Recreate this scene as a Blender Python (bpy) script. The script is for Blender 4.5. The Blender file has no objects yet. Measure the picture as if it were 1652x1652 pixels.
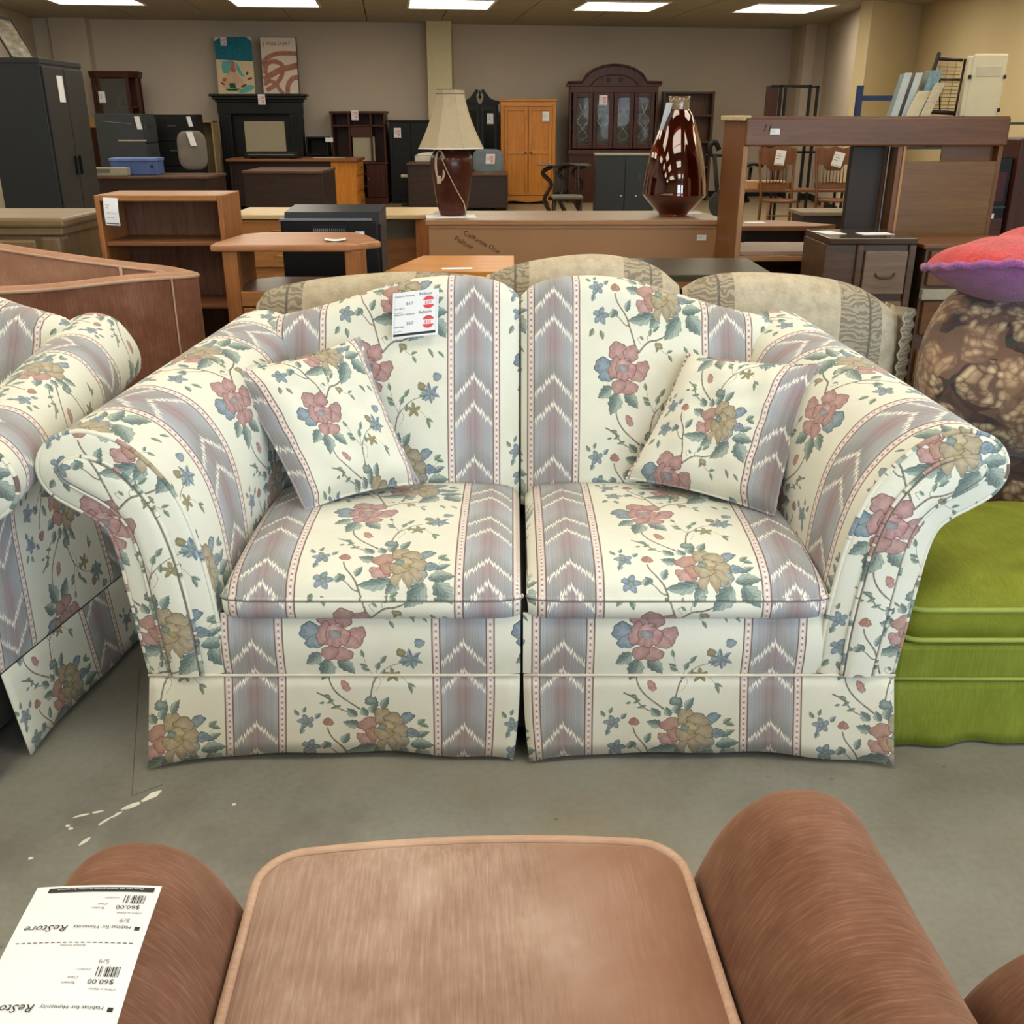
import bpy, bmesh, math, random
import numpy as np
from math import sin, cos, pi, radians, sqrt, atan2
from mathutils import Vector, Matrix
random.seed(7)
SC = bpy.context.scene
COL = SC.collection

# ------------------------------------------------------------------ camera, world, light, exposure
cam_d = bpy.data.cameras.new('camera'); cam = bpy.data.objects.new('camera', cam_d); COL.objects.link(cam)
cam_d.sensor_width = 36; cam_d.lens = 1590 / 1652 * 36; cam_d.clip_start = .05
cam.location = (0, 0, 1.4); cam.rotation_euler = (radians(90 - 21.8), 0, 0)
SC.camera = cam
SC.view_settings.view_transform = 'Standard'; SC.view_settings.look = 'None'
SC.view_settings.gamma = 1; SC.view_settings.use_curve_mapping = False
SC.view_settings.exposure = 0.0
SC.cycles.use_denoising = True
SC.cycles.max_bounces = 8; SC.cycles.diffuse_bounces = 4; SC.cycles.glossy_bounces = 3; SC.cycles.transmission_bounces = 8
SC.cycles.caustics_reflective = False; SC.cycles.caustics_refractive = False
W = bpy.data.worlds.new('overcast_sky'); SC.world = W; W.use_nodes = True
W.node_tree.nodes['Background'].inputs[0].default_value = (.72, .84, 1, 1)
W.node_tree.nodes['Background'].inputs[1].default_value = 2.0
CEIL_E = 6.8      # strength of the fluorescent diffusers
WIN_W = 135       # daylight through each shop window, watts
def area(name, loc, rot, sx, sy, watts, color):
    l = bpy.data.lights.new(name, 'AREA'); l.shape = 'RECTANGLE'; l.size = sx; l.size_y = sy
    l.energy = watts; l.color = color
    o = bpy.data.objects.new(name, l); COL.objects.link(o); o.location = loc; o.rotation_euler = rot
    return o
WINDOWS = [(.4, 1.9), (2.7, 5.1)]
for a, b in WINDOWS:
    area('window_daylight', ((a + b) / 2, -3.38, 1.65), (radians(90), 0, 0), b - a, 1.9, WIN_W * (b - a) / 2, (.66, .84, 1))
area('side_window_daylight', (5.36, -1.3, 1.65), (radians(90), 0, radians(90)), 2.9, 1.9, WIN_W * 1.0, (.70, .86, 1))

# ------------------------------------------------------------------ helpers
def C(r, g, b):
    f = lambda v: (v / 255 / 12.92) if v / 255 <= .04045 else ((v / 255 + .055) / 1.055) ** 2.4
    return (f(r), f(g), f(b), 1)

class M:
    """collects geometry for ONE mesh object"""
    def __init__(s): s.v = []; s.f = []; s.uv = []; s.sm = []; s.mi = []
    def face(s, idx, uv=None, smooth=False, mi=0):
        s.f.append(tuple(idx)); s.uv.append(uv); s.sm.append(smooth); s.mi.append(mi)
    def box(s, x0, x1, y0, y1, z0, z1, mi=0, rot=None):
        b = len(s.v)
        P = [(x, y, z) for x in (x0, x1) for y in (y0, y1) for z in (z0, z1)]
        if rot:
            a, px, py = rot; ca, sa = cos(a), sin(a)
            P = [(px + (x - px) * ca - (y - py) * sa, py + (x - px) * sa + (y - py) * ca, z) for x, y, z in P]
        s.v += P
        for q in ((0, 1, 3, 2), (4, 6, 7, 5), (0, 4, 5, 1), (2, 3, 7, 6), (0, 2, 6, 4), (1, 5, 7, 3)):
            s.face([b + i for i in q], mi=mi)
        return s
    def grid(s, fn, nu, nv, uvf=None, closeu=False, flip=False, mi=0, smooth=True):
        b = len(s.v); UV = []
        for j in range(nv + 1):
            for i in range(nu + (0 if closeu else 1)):
                p = fn(i / nu, j / nv); s.v.append(tuple(p[:3]))
                UV.append(uvf(i / nu, j / nv, p) if uvf else (p[3:5] if len(p) >= 5 else (i / nu, j / nv)))
        w = nu if closeu else nu + 1
        for j in range(nv):
            for i in range(nu):
                a = j * w + i; c = j * w + (i + 1) % w
                q = [a, c, c + w, a + w]
                if flip: q = q[::-1]
                s.face([b + k for k in q], [UV[k] for k in q], smooth, mi)
        return s
    def ngon(s, pts, uv=None, mi=0, flip=False, smooth=False):
        b = len(s.v); s.v += [tuple(p) for p in pts]; idx = list(range(b, b + len(pts)))
        if flip: idx = idx[::-1]; uv = uv[::-1] if uv else None
        s.face(idx, uv, smooth, mi); return s
    def prism(s, poly, fn0, fn1, mi=0, smooth=False):
        """poly: list of 2-D points; fn0 / fn1 place them at the two ends"""
        n = len(poly); b = len(s.v)
        s.v += [tuple(fn0(*p)) for p in poly] + [tuple(fn1(*p)) for p in poly]
        s.face([b + i for i in range(n)][::-1], mi=mi); s.face([b + n + i for i in range(n)], mi=mi)
        for i in range(n):
            j = (i + 1) % n; s.face([b + i, b + j, b + n + j, b + n + i], mi=mi, smooth=smooth)
        return s
    def lathe(s, prof, cx=0, cy=0, n=24, shape=None, mi=0, smooth=True):
        """prof: (r, z) bottom to top"""
        def fn(u, v):
            k = v * (len(prof) - 1); i = min(int(k), len(prof) - 2); t = k - i
            r = prof[i][0] * (1 - t) + prof[i + 1][0] * t; z = prof[i][1] * (1 - t) + prof[i + 1][1] * t
            a = u * 2 * pi; m = shape(a) if shape else 1
            return (cx + r * m * cos(a), cy + r * m * sin(a), z)
        return s.grid(fn, n, len(prof) - 1, closeu=True, mi=mi, smooth=smooth)
    def tube(s, pts, r, n=8, closed=False, uvs=None, mi=0, cap=True):
        pts = [Vector(p) for p in pts]; L = len(pts); b = len(s.v); prev = None
        for i, p in enumerate(pts):
            q0 = pts[(i - 1) % L] if (closed or i > 0) else p; q1 = pts[(i + 1) % L] if (closed or i < L - 1) else p
            d = (q1 - q0).normalized() if (q1 - q0).length > 1e-9 else Vector((0, 0, 1))
            if prev is None:
                up = Vector((0, 0, 1)) if abs(d.z) < .9 else Vector((1, 0, 0)); nrm = d.cross(up).normalized()
            else:
                nrm = (prev - d * prev.dot(d)); nrm = nrm.normalized() if nrm.length > 1e-6 else d.orthogonal().normalized()
            prev = nrm; bi = d.cross(nrm)
            rr = r[i] if isinstance(r, (list, tuple)) else r
            for k in range(n):
                a = 2 * pi * k / n; s.v.append(tuple(p + nrm * rr * cos(a) + bi * rr * sin(a)))
        for i in range(L if closed else L - 1):
            j = (i + 1) % L
            for k in range(n):
                m = (k + 1) % n
                uv = [uvs[i], uvs[i], uvs[j], uvs[j]] if uvs else None
                s.face([b + i * n + k, b + i * n + m, b + j * n + m, b + j * n + k], uv, True, mi)
        if not closed and cap:
            s.face([b + k for k in range(n)][::-1], [uvs[0]] * n if uvs else None, mi=mi)
            s.face([b + (L - 1) * n + k for k in range(n)], [uvs[-1]] * n if uvs else None, mi=mi)
        return s
    def cyl(s, x, y, z0, z1, r, n=16, r1=None, mi=0):
        return s.tube([(x, y, z0), (x, y, z1)], [r, r if r1 is None else r1], n, mi=mi)
    def map(s, f): s.v = [tuple(f(*p)) for p in s.v]; return s
    def build(s, name, mat, parent=None, bevel=0, loc=None, seg=2, subd=0, solid=0):
        me = bpy.data.meshes.new(name); me.from_pydata(s.v, [], s.f)
        if any(u is not None for u in s.uv):
            ul = me.uv_layers.new(name='UVMap'); flat = []
            for f, u in zip(s.f, s.uv):
                for k in range(len(f)): flat += list(u[k]) if u else [0, 0]
            ul.data.foreach_set('uv', flat)
        me.polygons.foreach_set('use_smooth', s.sm)
        for m_ in (mat if isinstance(mat, (list, tuple)) else [mat]): me.materials.append(m_)
        me.polygons.foreach_set('material_index', s.mi)
        me.update()
        bm = bmesh.new(); bm.from_mesh(me); bmesh.ops.recalc_face_normals(bm, faces=bm.faces); bm.to_mesh(me); bm.free()
        o = bpy.data.objects.new(name, me); COL.objects.link(o)
        if parent: o.parent = parent
        if loc: o.location = loc
        if bevel:
            b = o.modifiers.new('edge', 'BEVEL'); b.width = bevel; b.segments = seg; b.limit_method = 'ANGLE'; b.angle_limit = radians(40)
        if subd:
            b = o.modifiers.new('sub', 'SUBSURF'); b.levels = subd; b.render_levels = subd
        if solid:
            b = o.modifiers.new('thick', 'SOLIDIFY'); b.thickness = solid
        return o

def tag(o, label, cat, group=None, kind=None):
    if label: o['label'] = label
    if cat: o['category'] = cat
    if group: o['group'] = group
    if kind: o['kind'] = kind
    return o
def thing(name, label, cat, loc=(0, 0, 0), rz=0, group=None):
    o = bpy.data.objects.new(name, None); COL.objects.link(o); o.empty_display_size = .1
    o.location = loc; o.rotation_euler = (0, 0, rz)
    return tag(o, label, cat, group)
def dup(root, loc, rz=0, label=None, group=None):
    r = root.copy(); COL.objects.link(r); r.location = loc; r.rotation_euler = (0, 0, rz)
    if label: r['label'] = label
    if group: r['group'] = group
    for ch in list(root.children):
        c = ch.copy(); COL.objects.link(c); c.parent = r
        for g in list(ch.children):
            d = g.copy(); COL.objects.link(d); d.parent = c
    return r
def struct(o): o['kind'] = 'structure'; return o

# ------------------------------------------------------------------ materials
class N:
    def __init__(s, name):
        s.m = bpy.data.materials.new(name); s.m.use_nodes = True; s.t = s.m.node_tree
        s.b = s.t.nodes['Principled BSDF']; s.L = s.t.links
    def n(s, typ, **k):
        x = s.t.nodes.new(typ)
        for a, v in k.items():
            if a.startswith('i_'):
                kk = a[2:]; kk = int(kk) if kk.isdigit() else kk.replace('_', ' ')
                if isinstance(v, bpy.types.NodeSocket): s.L.new(v, x.inputs[kk])
                else: x.inputs[kk].default_value = v
            else: setattr(x, a, v)
        return x
    def coord(s, kind='Object', scale=(1, 1, 1), rot=(0, 0, 0), loc=(0, 0, 0)):
        c = s.n('ShaderNodeTexCoord'); mp = s.n('ShaderNodeMapping'); s.L.new(c.outputs[kind], mp.inputs[0])
        mp.inputs['Scale'].default_value = scale; mp.inputs['Rotation'].default_value = rot; mp.inputs['Location'].default_value = loc
        return mp.outputs[0]
    def noise(s, vec, scale, detail=3, rough=.5, dist=0):
        x = s.n('ShaderNodeTexNoise'); s.L.new(vec, x.inputs['Vector']); x.inputs['Scale'].default_value = scale
        x.inputs['Detail'].default_value = detail; x.inputs['Roughness'].default_value = rough; x.inputs['Distortion'].default_value = dist
        return x.outputs[0]
    def ramp(s, fac, stops):
        x = s.n('ShaderNodeValToRGB'); s.L.new(fac, x.inputs[0]); e = x.color_ramp.elements
        while len(e) < len(stops): e.new(.5)
        for el, (p, c) in zip(e, stops): el.position = p; el.color = c
        return x.outputs[0]
    def mix(s, fac, a, b, mode='MIX'):
        x = s.n('ShaderNodeMix', data_type='RGBA', blend_type=mode)
        for i, v in ((0, fac), (6, a), (7, b)):
            if isinstance(v, bpy.types.NodeSocket): s.L.new(v, x.inputs[i])
            else: x.inputs[i].default_value = v
        return x.outputs[2]
    def math(s, op, a, b=0, c=None):
        x = s.n('ShaderNodeMath', operation=op)
        for i, v in enumerate((a, b, c)):
            if v is None: continue
            if isinstance(v, bpy.types.NodeSocket): s.L.new(v, x.inputs[i])
            else: x.inputs[i].default_value = v
        return x.outputs[0]
    def bump(s, h, strength=.3, dist=.002):
        x = s.n('ShaderNodeBump'); s.L.new(h, x.inputs['Height']); x.inputs['Strength'].default_value = strength; x.inputs['Distance'].default_value = dist
        s.L.new(x.outputs[0], s.b.inputs['Normal'])
    def out(s, col=None, rough=.5, **k):
        if col is not None:
            if isinstance(col, bpy.types.NodeSocket): s.L.new(col, s.b.inputs['Base Color'])
            else: s.b.inputs['Base Color'].default_value = col
        if isinstance(rough, bpy.types.NodeSocket): s.L.new(rough, s.b.inputs['Roughness'])
        else: s.b.inputs['Roughness'].default_value = rough
        for a, v in k.items(): s.b.inputs[a.replace('_', ' ')].default_value = v
        return s.m

def plain(name, c, rough=.5, var=.12, scale=8, **k):
    g = N(name); v = g.noise(g.coord(), scale, 4)
    k.setdefault('Specular_IOR_Level', .5 if 'Metallic' in k else .28); dk = (c[0] * (1 - var), c[1] * (1 - var), c[2] * (1 - var), 1); lt = (min(1, c[0] * (1 + var)), min(1, c[1] * (1 + var)), min(1, c[2] * (1 + var)), 1)
    return g.out(g.ramp(v, [(.3, dk), (.7, lt)]), rough, **k)
def wood(name, c1, c2, rough=.38, axis='x', sc=1.0):
    g = N(name); st = {'x': (1.2, 14, 14), 'z': (14, 14, 1.2), 'y': (14, 1.2, 14)}[axis]
    vec = g.coord(scale=tuple(q * sc for q in st)); n1 = g.noise(vec, 1.6, 6, .6, .6); n2 = g.noise(vec, 9, 3, .6)
    col = g.ramp(n1, [(.28, c1), (.72, c2)]); col = g.mix(.22, col, g.ramp(n2, [(.35, (c1[0] * .6, c1[1] * .6, c1[2] * .6, 1)), (.65, c2)]))
    g.bump(n2, .12, .001)
    return g.out(col, rough, Specular_IOR_Level=.3)
def velvet(name, c1, c2, c3, axis='x', nap=None):
    g = N(name); st = {'u': (2.2, 55, 1), 'x': (1.6, 42, 42), 'y': (40, 1.8, 30), 'z': (40, 40, 1.6), 'r': (55, 3, 55)}[axis]
    fine = g.noise(g.coord('UV' if axis == 'u' else 'Object', scale=st), 5.5, 6, .68); big = g.noise(g.coord(), 3.2, 4, .6, .5); med = g.noise(g.coord(), 11, 3, .6)
    col = g.ramp(big, [(.32, c1), (.55, c2), (.75, c3)])
    col = g.mix(.34, col, g.ramp(fine, [(.40, c1), (.52, c2), (.66, c3)]))
    col = g.mix(.15, col, g.ramp(med, [(.4, c1), (.62, c3)]))
    if nap:
        sp = g.n('ShaderNodeSeparateXYZ'); g.L.new(g.coord(), sp.inputs[0]); e = g.math('ADD', sp.outputs[0], g.math('MULTIPLY', g.math('SUBTRACT', fine, .5), .35))
        col = g.mix(g.ramp(e, [(.10, (0, 0, 0, 1)), (.26, (.75, .75, .75, 1))]), col, nap)
    g.bump(fine, .18, .0012)
    return g.out(col, .85, Specular_IOR_Level=.2, Sheen_Weight=.55, Sheen_Roughness=.35, Sheen_Tint=(c3[0], c3[1], c3[2], 1))

# ------------------------------------------------------------------ the floral and ikat woven fabric, drawn as one repeat
TW, TH = .475, .432                        # size of a repeat in metres
def fabric_image():
    Wt, Ht = 1012, 920
    cream = np.array([.850, .850, .790]); A = np.ones((Ht, Wt, 3)) * cream
    rng = np.random.RandomState(3)
    def win(x0, x1, y0, y1):
        xs = np.arange(int(x0) - 2, int(x1) + 3); ys = np.arange(int(y0) - 2, int(y1) + 3)
        X, Y = np.meshgrid(xs.astype(float), ys.astype(float)); return X, Y, np.ix_(ys % Ht, xs % Wt)
    def blend(ix, col, al):
        A[ix] = A[ix] * (1 - al[..., None]) + col * al[..., None]
    nz = rng.rand(64, 64)
    def vn(X, Y, s):
        x = X / s; y = Y / s; xi = np.floor(x).astype(int); yi = np.floor(y).astype(int); fx = x - xi; fy = y - yi
        fx = fx * fx * (3 - 2 * fx); fy = fy * fy * (3 - 2 * fy)
        g = lambda a, b: nz[b % 64, a % 64]
        return (g(xi, yi) * (1 - fx) + g(xi + 1, yi) * fx) * (1 - fy) + (g(xi, yi + 1) * (1 - fx) + g(xi + 1, yi + 1) * fx) * fy
    OX = 304
    def petal(cx, cy, rx, ry, rot, light, dark, lobes=3, ph=0, cxy=None):
        cx += OX; R = max(rx, ry) * 1.25
        X, Y, ix = win(cx - R, cx + R, cy - R, cy + R)
        a = radians(rot); dx = X - cx; dy = Y - cy
        u = (dx * cos(a) + dy * sin(a)) / rx; v = (-dx * sin(a) + dy * cos(a)) / ry
        th = np.arctan2(v, u); d = np.sqrt(u * u + v * v) / (1 + .09 * np.sin(lobes * th + ph) + .05 * np.sin(7 * th + ph * 2))
        al = np.clip((1 - d) * min(rx, ry) / 2.0, 0, 1)
        vein = .5 + .5 * np.sin(th * 9 + 6 * vn(X, Y, 14))
        m = np.clip(.25 + .5 * d * vn(X + 40, Y, 18) + .25 * vein * d, 0, 1)[..., None]
        col = np.array(light) * (1 - m) + np.array(dark) * m
        ring = np.clip((d - .86) * 12, 0, 1)[..., None] * .75
        col = col * (1 - ring) + np.array(dark) * .72 * ring
        blend(ix, col, al)
    def leaf(x, y, L, w, ang, light=(.60, .66, .61), dark=(.29, .38, .37)):
        x += OX; a = radians(ang); R = L
        X, Y, ix = win(x - R, x + R, y - R, y + R)
        dx = X - x; dy = Y - y; t = (dx * cos(a) + dy * sin(a)) / L; n_ = (-dx * sin(a) + dy * cos(a))
        n_ = n_ + 6 * np.sin(t * 3.0) * (L / 90)
        tt = np.clip(t, 0, 1); hw = w * np.sin(pi * tt ** .75) * (1 + .10 * np.sin(tt * 26)) + .01
        al = np.clip((hw - np.abs(n_)) / 1.8, 0, 1) * (t > 0) * (t < 1)
        side = np.clip(.5 + n_ / (w * .9), 0, 1); st = .5 + .5 * np.sin(t * 30 - np.abs(n_) * .35)
        m = np.clip(side * .65 + .35 * st * vn(X, Y, 10), 0, 1)[..., None]
        col = np.array(light) * (1 - m) + np.array(dark) * m
        edge = np.clip(1 - (hw - np.abs(n_)) / 3.5, 0, 1)[..., None] * .5; col = col * (1 - edge) + np.array(dark) * .8 * edge
        vein = np.clip(1.6 - np.abs(n_), 0, 1)[..., None] * .6; col = col * (1 - vein) + np.array([.26, .33, .33]) * vein
        blend(ix, col, al)
    def stem(pts, w0, w1, col=(.50, .47, .42)):
        P = []
        for i in range(len(pts) - 1):
            p0 = pts[max(i - 1, 0)]; p1 = pts[i]; p2 = pts[i + 1]; p3 = pts[min(i + 2, len(pts) - 1)]
            for k in range(14):
                t = k / 14
                P.append(tuple(.5 * (2 * p1[j] + (p2[j] - p0[j]) * t + (2 * p0[j] - 5 * p1[j] + 4 * p2[j] - p3[j]) * t * t + (3 * p1[j] - p0[j] - 3 * p2[j] + p3[j]) * t ** 3) for j in (0, 1)))
        P.append(pts[-1])
        for i, (x, y) in enumerate(P):
            w = w0 + (w1 - w0) * i / len(P); X, Y, ix = win(x + OX - w - 2, x + OX + w + 2, y - w - 2, y + w + 2)
            d = np.sqrt((X - x - OX) ** 2 + (Y - y) ** 2); blend(ix, np.array(col) * (.85 + .3 * (i % 5) / 5), np.clip((w - d) / 1.2, 0, 1))
    PK, PD = (.78, .64, .62), (.56, .40, .40)
    RU, RD = (.76, .62, .55), (.56, .40, .35)
    GO, GD = (.76, .70, .58), (.50, .45, .36)
    BL, BD = (.62, .68, .72), (.32, .40, .46)
    LL, LD = (.62, .68, .64), (.29, .37, .37)
    OL, OD = (.66, .62, .46), (.40, .38, .26)
    # stems
    for p, a, b in [([(200, 35), (215, 80), (262, 150), (285, 210), (322, 325)], 4, 6), ([(120, 165), (205, 150), (255, 195), (282, 205)], 3, 4),
                    ([(335, 345), (390, 292), (450, 280), (520, 250)], 6, 5), ([(392, 290), (388, 262), (420, 235)], 2, 2), ([(350, 300), (330, 270), (360, 262)], 2, 2),
                    ([(205, 610), (212, 690), (255, 765), (345, 845)], 4, 6), ([(150, -170), (200, -140), (250, -80), (330, -40)], 5, 4),
                    ([(400, 790), (412, 720), (430, 670), (500, 600), (570, 575)], 5, 3), ([(425, 690), (440, 620), (470, 560)], 3, 2), ([(430, 740), (455, 690), (440, 650)], 2, 2), ([(425, 665), (395, 600), (380, 540)], 3, 2),
                    ([(455, 320), (480, 345), (510, 360)], 2, 2), ([(520, 640), (560, 660), (590, 700)], 2, 2), ([(580, 80), (620, 60), (650, 20)], 2, 2)]: stem(p, a, b)
    # small sprays of leaves
    for x, y, L, w, g in [(400, 262, 48, 11, -75), (420, 238, 52, 12, -35), (365, 280, 34, 8, -130), (500, 350, 40, 9, -15), (508, 362, 44, 10, 60), (380, 545, 46, 11, -100), (395, 600, 44, 12, -150), (405, 625, 48, 12, 210), (440, 620, 55, 14, -70), (462, 580, 56, 13, -55),
                          (470, 660, 50, 12, -80), (545, 570, 44, 10, 10), (585, 695, 48, 10, 30), (590, 700, 60, 11, 75), (60, -35, 46, 12, -120), (82, -52, 40, 11, -70), (75, 215, 52, 15, 120), (115, 225, 56, 14, 75), (215, 770, 46, 12, 190), (230, 790, 44, 10, 150), (185, 805, 30, 8, 170), (630, 15, 54, 16, -40), (640, 10, 50, 14, 20), (655, 335, 52, 9, 45), (600, 320, 60, 10, 62), (260, -95, 50, 10, 165), (185, -150, 44, 9, 30)]:
        leaf(x, y, L, w, g, (.60, .66, .58), (.34, .42, .38))
    # large leaves
    for x, y, L, w, g in [(430, 150, 165, 34, 172), (455, 150, 90, 30, 130), (575, 165, 150, 46, 128), (620, 165, 130, 44, 52), (590, 140, 125, 34, -4), (345, 20, 85, 27, 195), (330, -30, 70, 24, 230),
                          (265, 130, 70, 19, -68), (215, 150, 50, 20, -130), (178, 160, 48, 18, -60), (175, 520, 100, 34, 140), (210, 555, 130, 42, 108), (255, 560, 115, 34, 48), (420, 850, 80, 22, -85), (455, 850, 85, 22, -62), (620, 90, 80, 20, -28),
                          (380, -30, 62, 22, -110), (405, -45, 64, 22, -75)]:
        leaf(x, y, L, w, g, LL, LD)
    # buds
    petal(203, 0, 28, 24, 20, RU, RD, 3, 1); petal(196, -6, 14, 18, 20, (.74, .50, .44), RD, 3, 0)
    petal(280, 705, 20, 30, -20, RU, (.58, .34, .32), 3, 1); petal(292, 725, 16, 18, 10, PK, PD, 3, 2)
    petal(452, 312, 26, 18, 20, GO, OD, 4, 0); leaf(450, 318, 34, 9, 120, OL, OD)
    petal(400, 800, 30, 26, 0, LL, LD, 3, 1)
    # small blue flowers
    for cx, cy, s in [(95, 0, 1), (118, 150, 1.1), (604, 560, 1)]:
        for k in range(5):
            a = 2 * pi * k / 5 + cx; petal(cx + 24 * s * cos(a), cy + 24 * s * sin(a), 21 * s, 15 * s, math.degrees(a), BL, BD, 3, k)
        petal(cx, cy, 10 * s, 10 * s, 0, (.72, .72, .66), OD, 3, 0)
    leaf(140, -18, 44, 14, -50, BL, BD); leaf(80, 35, 44, 14, 110, LL, BD)
    for k in range(6):
        a = 2 * pi * k / 6 + .4; leaf(608 + 16 * cos(a), 556 + 16 * sin(a), 46, 12, math.degrees(a), BL, BD)
    petal(650, 470, 26, 24, 0, BL, BD, 3, 2); petal(560, 520, 24, 22, 10, OL, OD, 3, 2)
    for k in range(5):
        a = 2 * pi * k / 5 + .9; petal(513 + 22 * cos(a), 648 + 22 * sin(a), 22, 11, math.degrees(a), OL, OD, 3, k)
    petal(513, 648, 9, 9, 0, GO, OD, 3, 1)
    # gold and rust bouquet
    for dx, dy, rx, ry, ro, l, d in [(-100, 70, 52, 36, 20, PK, PD), (-88, -18, 58, 38, -20, RU, PD), (-60, 45, 46, 40, 40, RU, RD), (100, -52, 50, 30, -35, BL, BD), (70, 92, 44, 48, 60, (.70, .72, .70), (.46, .50, .50)), (-14, -62, 44, 52, 0, GO, GD), (40, -40, 50, 46, 20, GO, GD),
                                     (62, 20, 58, 42, 20, GO, GD), (26, 92, 26, 66, -12, GO, GD), (-22, 100, 24, 52, 12, GO, GD), (62, 78, 22, 52, -35, GO, GD), (-12, 40, 50, 44, 0, GO, GD), (8, 0, 40, 34, 10, (.84, .78, .62), GD), (-16, 4, 24, 20, 0, LL, LD), (16, 30, 22, 18, 30, (.78, .70, .50), OD)]:
        petal(470 + dx, 34 + dy, rx, ry, ro, l, d, 4, dx)
    petal(602, 68, 32, 30, 0, BL, BD, 3, 1); petal(604, 66, 15, 14, 0, (.50, .58, .66), BD, 3, 0)
    # pink rose with the blue petal
    for dx, dy, rx, ry, ro, l, d in [(-112, -10, 62, 46, 15, BL, BD), (-96, 36, 50, 36, -20, BL, BD), (-30, -88, 62, 50, 10, PK, PD), (42, -78, 46, 44, -10, PK, PD), (96, 12, 56, 46, -40, PK, PD), (70, 40, 50, 34, 20, PK, PD), (22, 100, 62, 40, 20, PK, PD), (-30, 96, 46, 38, -30, PK, PD),
                                     (-50, 0, 40, 62, 10, PK, PD), (8, 10, 62, 58, 0, (.84, .64, .62), PD), (-6, -26, 40, 22, 0, (.88, .72, .70), PD), (-4, 4, 32, 26, 0, (.68, .68, .68), (.42, .42, .46)), (-26, 38, 15, 26, 10, PK, PD), (8, 42, 14, 26, -6, PK, PD), (36, 34, 14, 24, -20, PK, PD)]:
        petal(250 + dx, 425 + dy, rx, ry, ro, l, d, 3, dx)
    # ikat stripe
    X, Y = np.meshgrid(np.arange(44, 261).astype(float), np.arange(Ht).astype(float)); dx = np.abs(X - 152)
    colj = rng.rand(400) * 2 - 1; strand = (np.floor(X / 3.0)).astype(int)
    P = 460
    jag = 14 * colj[strand % 72] + 9 * np.abs(((dx / 15) % 1) * 2 - 1) * 2 - 9
    s_ = np.mod(Y - 1.06 * dx + jag, P)
    grey = np.array([.60, .61, .62]); bl = np.array([.64, .67, .70]); mv = np.array([.58, .54, .55]); pk = np.array([.60, .50, .51]); gg = np.array([.52, .53, .52]); wh = np.array([.93, .91, .86])
    e = np.clip(dx / 108, 0, 1)[..., None]
    s2 = s_[..., None]
    c = np.where(s2 < 150, mv * (1 - e) + grey * e, mv * (1 - e) + bl * e)
    c = np.where(s2 < 150, c * (1 - .35 * np.clip((s2 - 60) / 90, 0, 1)) + gg * .35 * np.clip((s2 - 60) / 90, 0, 1), c)
    dia = np.exp(-(((s2 - 285 + .6 * dx[..., None]) / 70) ** 2) - (dx[..., None] / 42) ** 2); c = c * (1 - .75 * dia) + pk * .75 * dia
    dk = np.clip((s2 - 340) / 110, 0, 1); c = c * (1 - .75 * dk) + gg * .75 * dk
    dia2 = np.exp(-(((s2 - 70) / 50) ** 2) - (dx[..., None] / 34) ** 2); c = c * (1 - .5 * dia2) + pk * .5 * dia2
    for s0, wd in ((0, 26), (150, 26)):
        q = np.clip(1.25 - np.abs(s_ - s0 - wd / 2) / (wd / 2), 0, 1)[..., None]; c = c * (1 - q) + wh * q
    c = c * (.95 + .1 * rng.rand(400)[strand % 400])[..., None] * (.97 + .06 * rng.rand(*X.shape))[..., None]
    A[:, 44:261] = c
    # dotted border bands
    for x0 in (0, 260):
        X, Y = np.meshgrid(np.arange(44).astype(float), np.arange(Ht).astype(float))
        c = np.ones((Ht, 44, 3)) * np.array([.86, .80, .77])
        tw = .5 + .5 * np.sin((X + Y) * .55); c *= (1 - .06 * tw)[..., None]
        d = np.sqrt((X - 22) ** 2 + ((np.mod(Y, 33) - 16) * .75) ** 2); q = np.clip(5 - d, 0, 1)[..., None]; c = c * (1 - q) + np.array([.56, .47, .47]) * q
        d = np.sqrt((X - 22) ** 2 + ((np.mod(Y + 16, 33) - 16)) ** 2); q = np.clip(8.5 - d, 0, 1)[..., None] * .6; c = c * (1 - q) + np.array([.93, .88, .86]) * q
        for xl in (2.5, 40.5):
            q = np.clip(4.2 - np.abs(X - xl), 0, 1)[..., None]; c = c * (1 - q) + np.array([.46, .37, .36]) * q
        A[:, x0:x0 + 44] = c
    A *= (.975 + .05 * rng.rand(Ht, Wt))[..., None]
    px = np.ones((Ht, Wt, 4), dtype=np.float32); px[..., :3] = np.clip(A[::-1], 0, 1)
    lum = px[..., :3].mean(-1, keepdims=True); px[..., :3] = lum + (px[..., :3] - lum) * .88
    im = bpy.data.images.new('woven_repeat', Wt, Ht); im.pixels.foreach_set(px.ravel()); im.update(); im.pack()
    return im
def floral_fabric():
    g = N('floral_ikat_fabric'); im = g.n('ShaderNodeTexImage'); im.image = fabric_image(); im.extension = 'REPEAT'
    uv = g.n('ShaderNodeUVMap'); g.L.new(uv.outputs[0], im.inputs[0])
    soil = g.noise(g.coord(), 3.5, 4, .6); c = g.mix(g.math('MULTIPLY', g.ramp(soil, [(.45, (0, 0, 0, 1)), (.75, (1, 1, 1, 1))]), .25), im.outputs[0], C(200, 186, 140), 'MULTIPLY')
    mp = g.n('ShaderNodeMapping'); g.L.new(uv.outputs[0], mp.inputs[0]); mp.inputs['Scale'].default_value = (260, 240, 1)
    w = g.noise(mp.outputs[0], 1.2, 2); g.bump(w, .35, .0012)
    return g.out(c, .88, Sheen_Weight=.15)
FAB = floral_fabric()
LINE = plain('seam_groove_shade', C(126, 120, 110), .9)  # darker than the fabric: paints the shadow groove beside the piping
WHITEWELT = plain('worn_pale_welt', C(214, 208, 194), .85)

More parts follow.
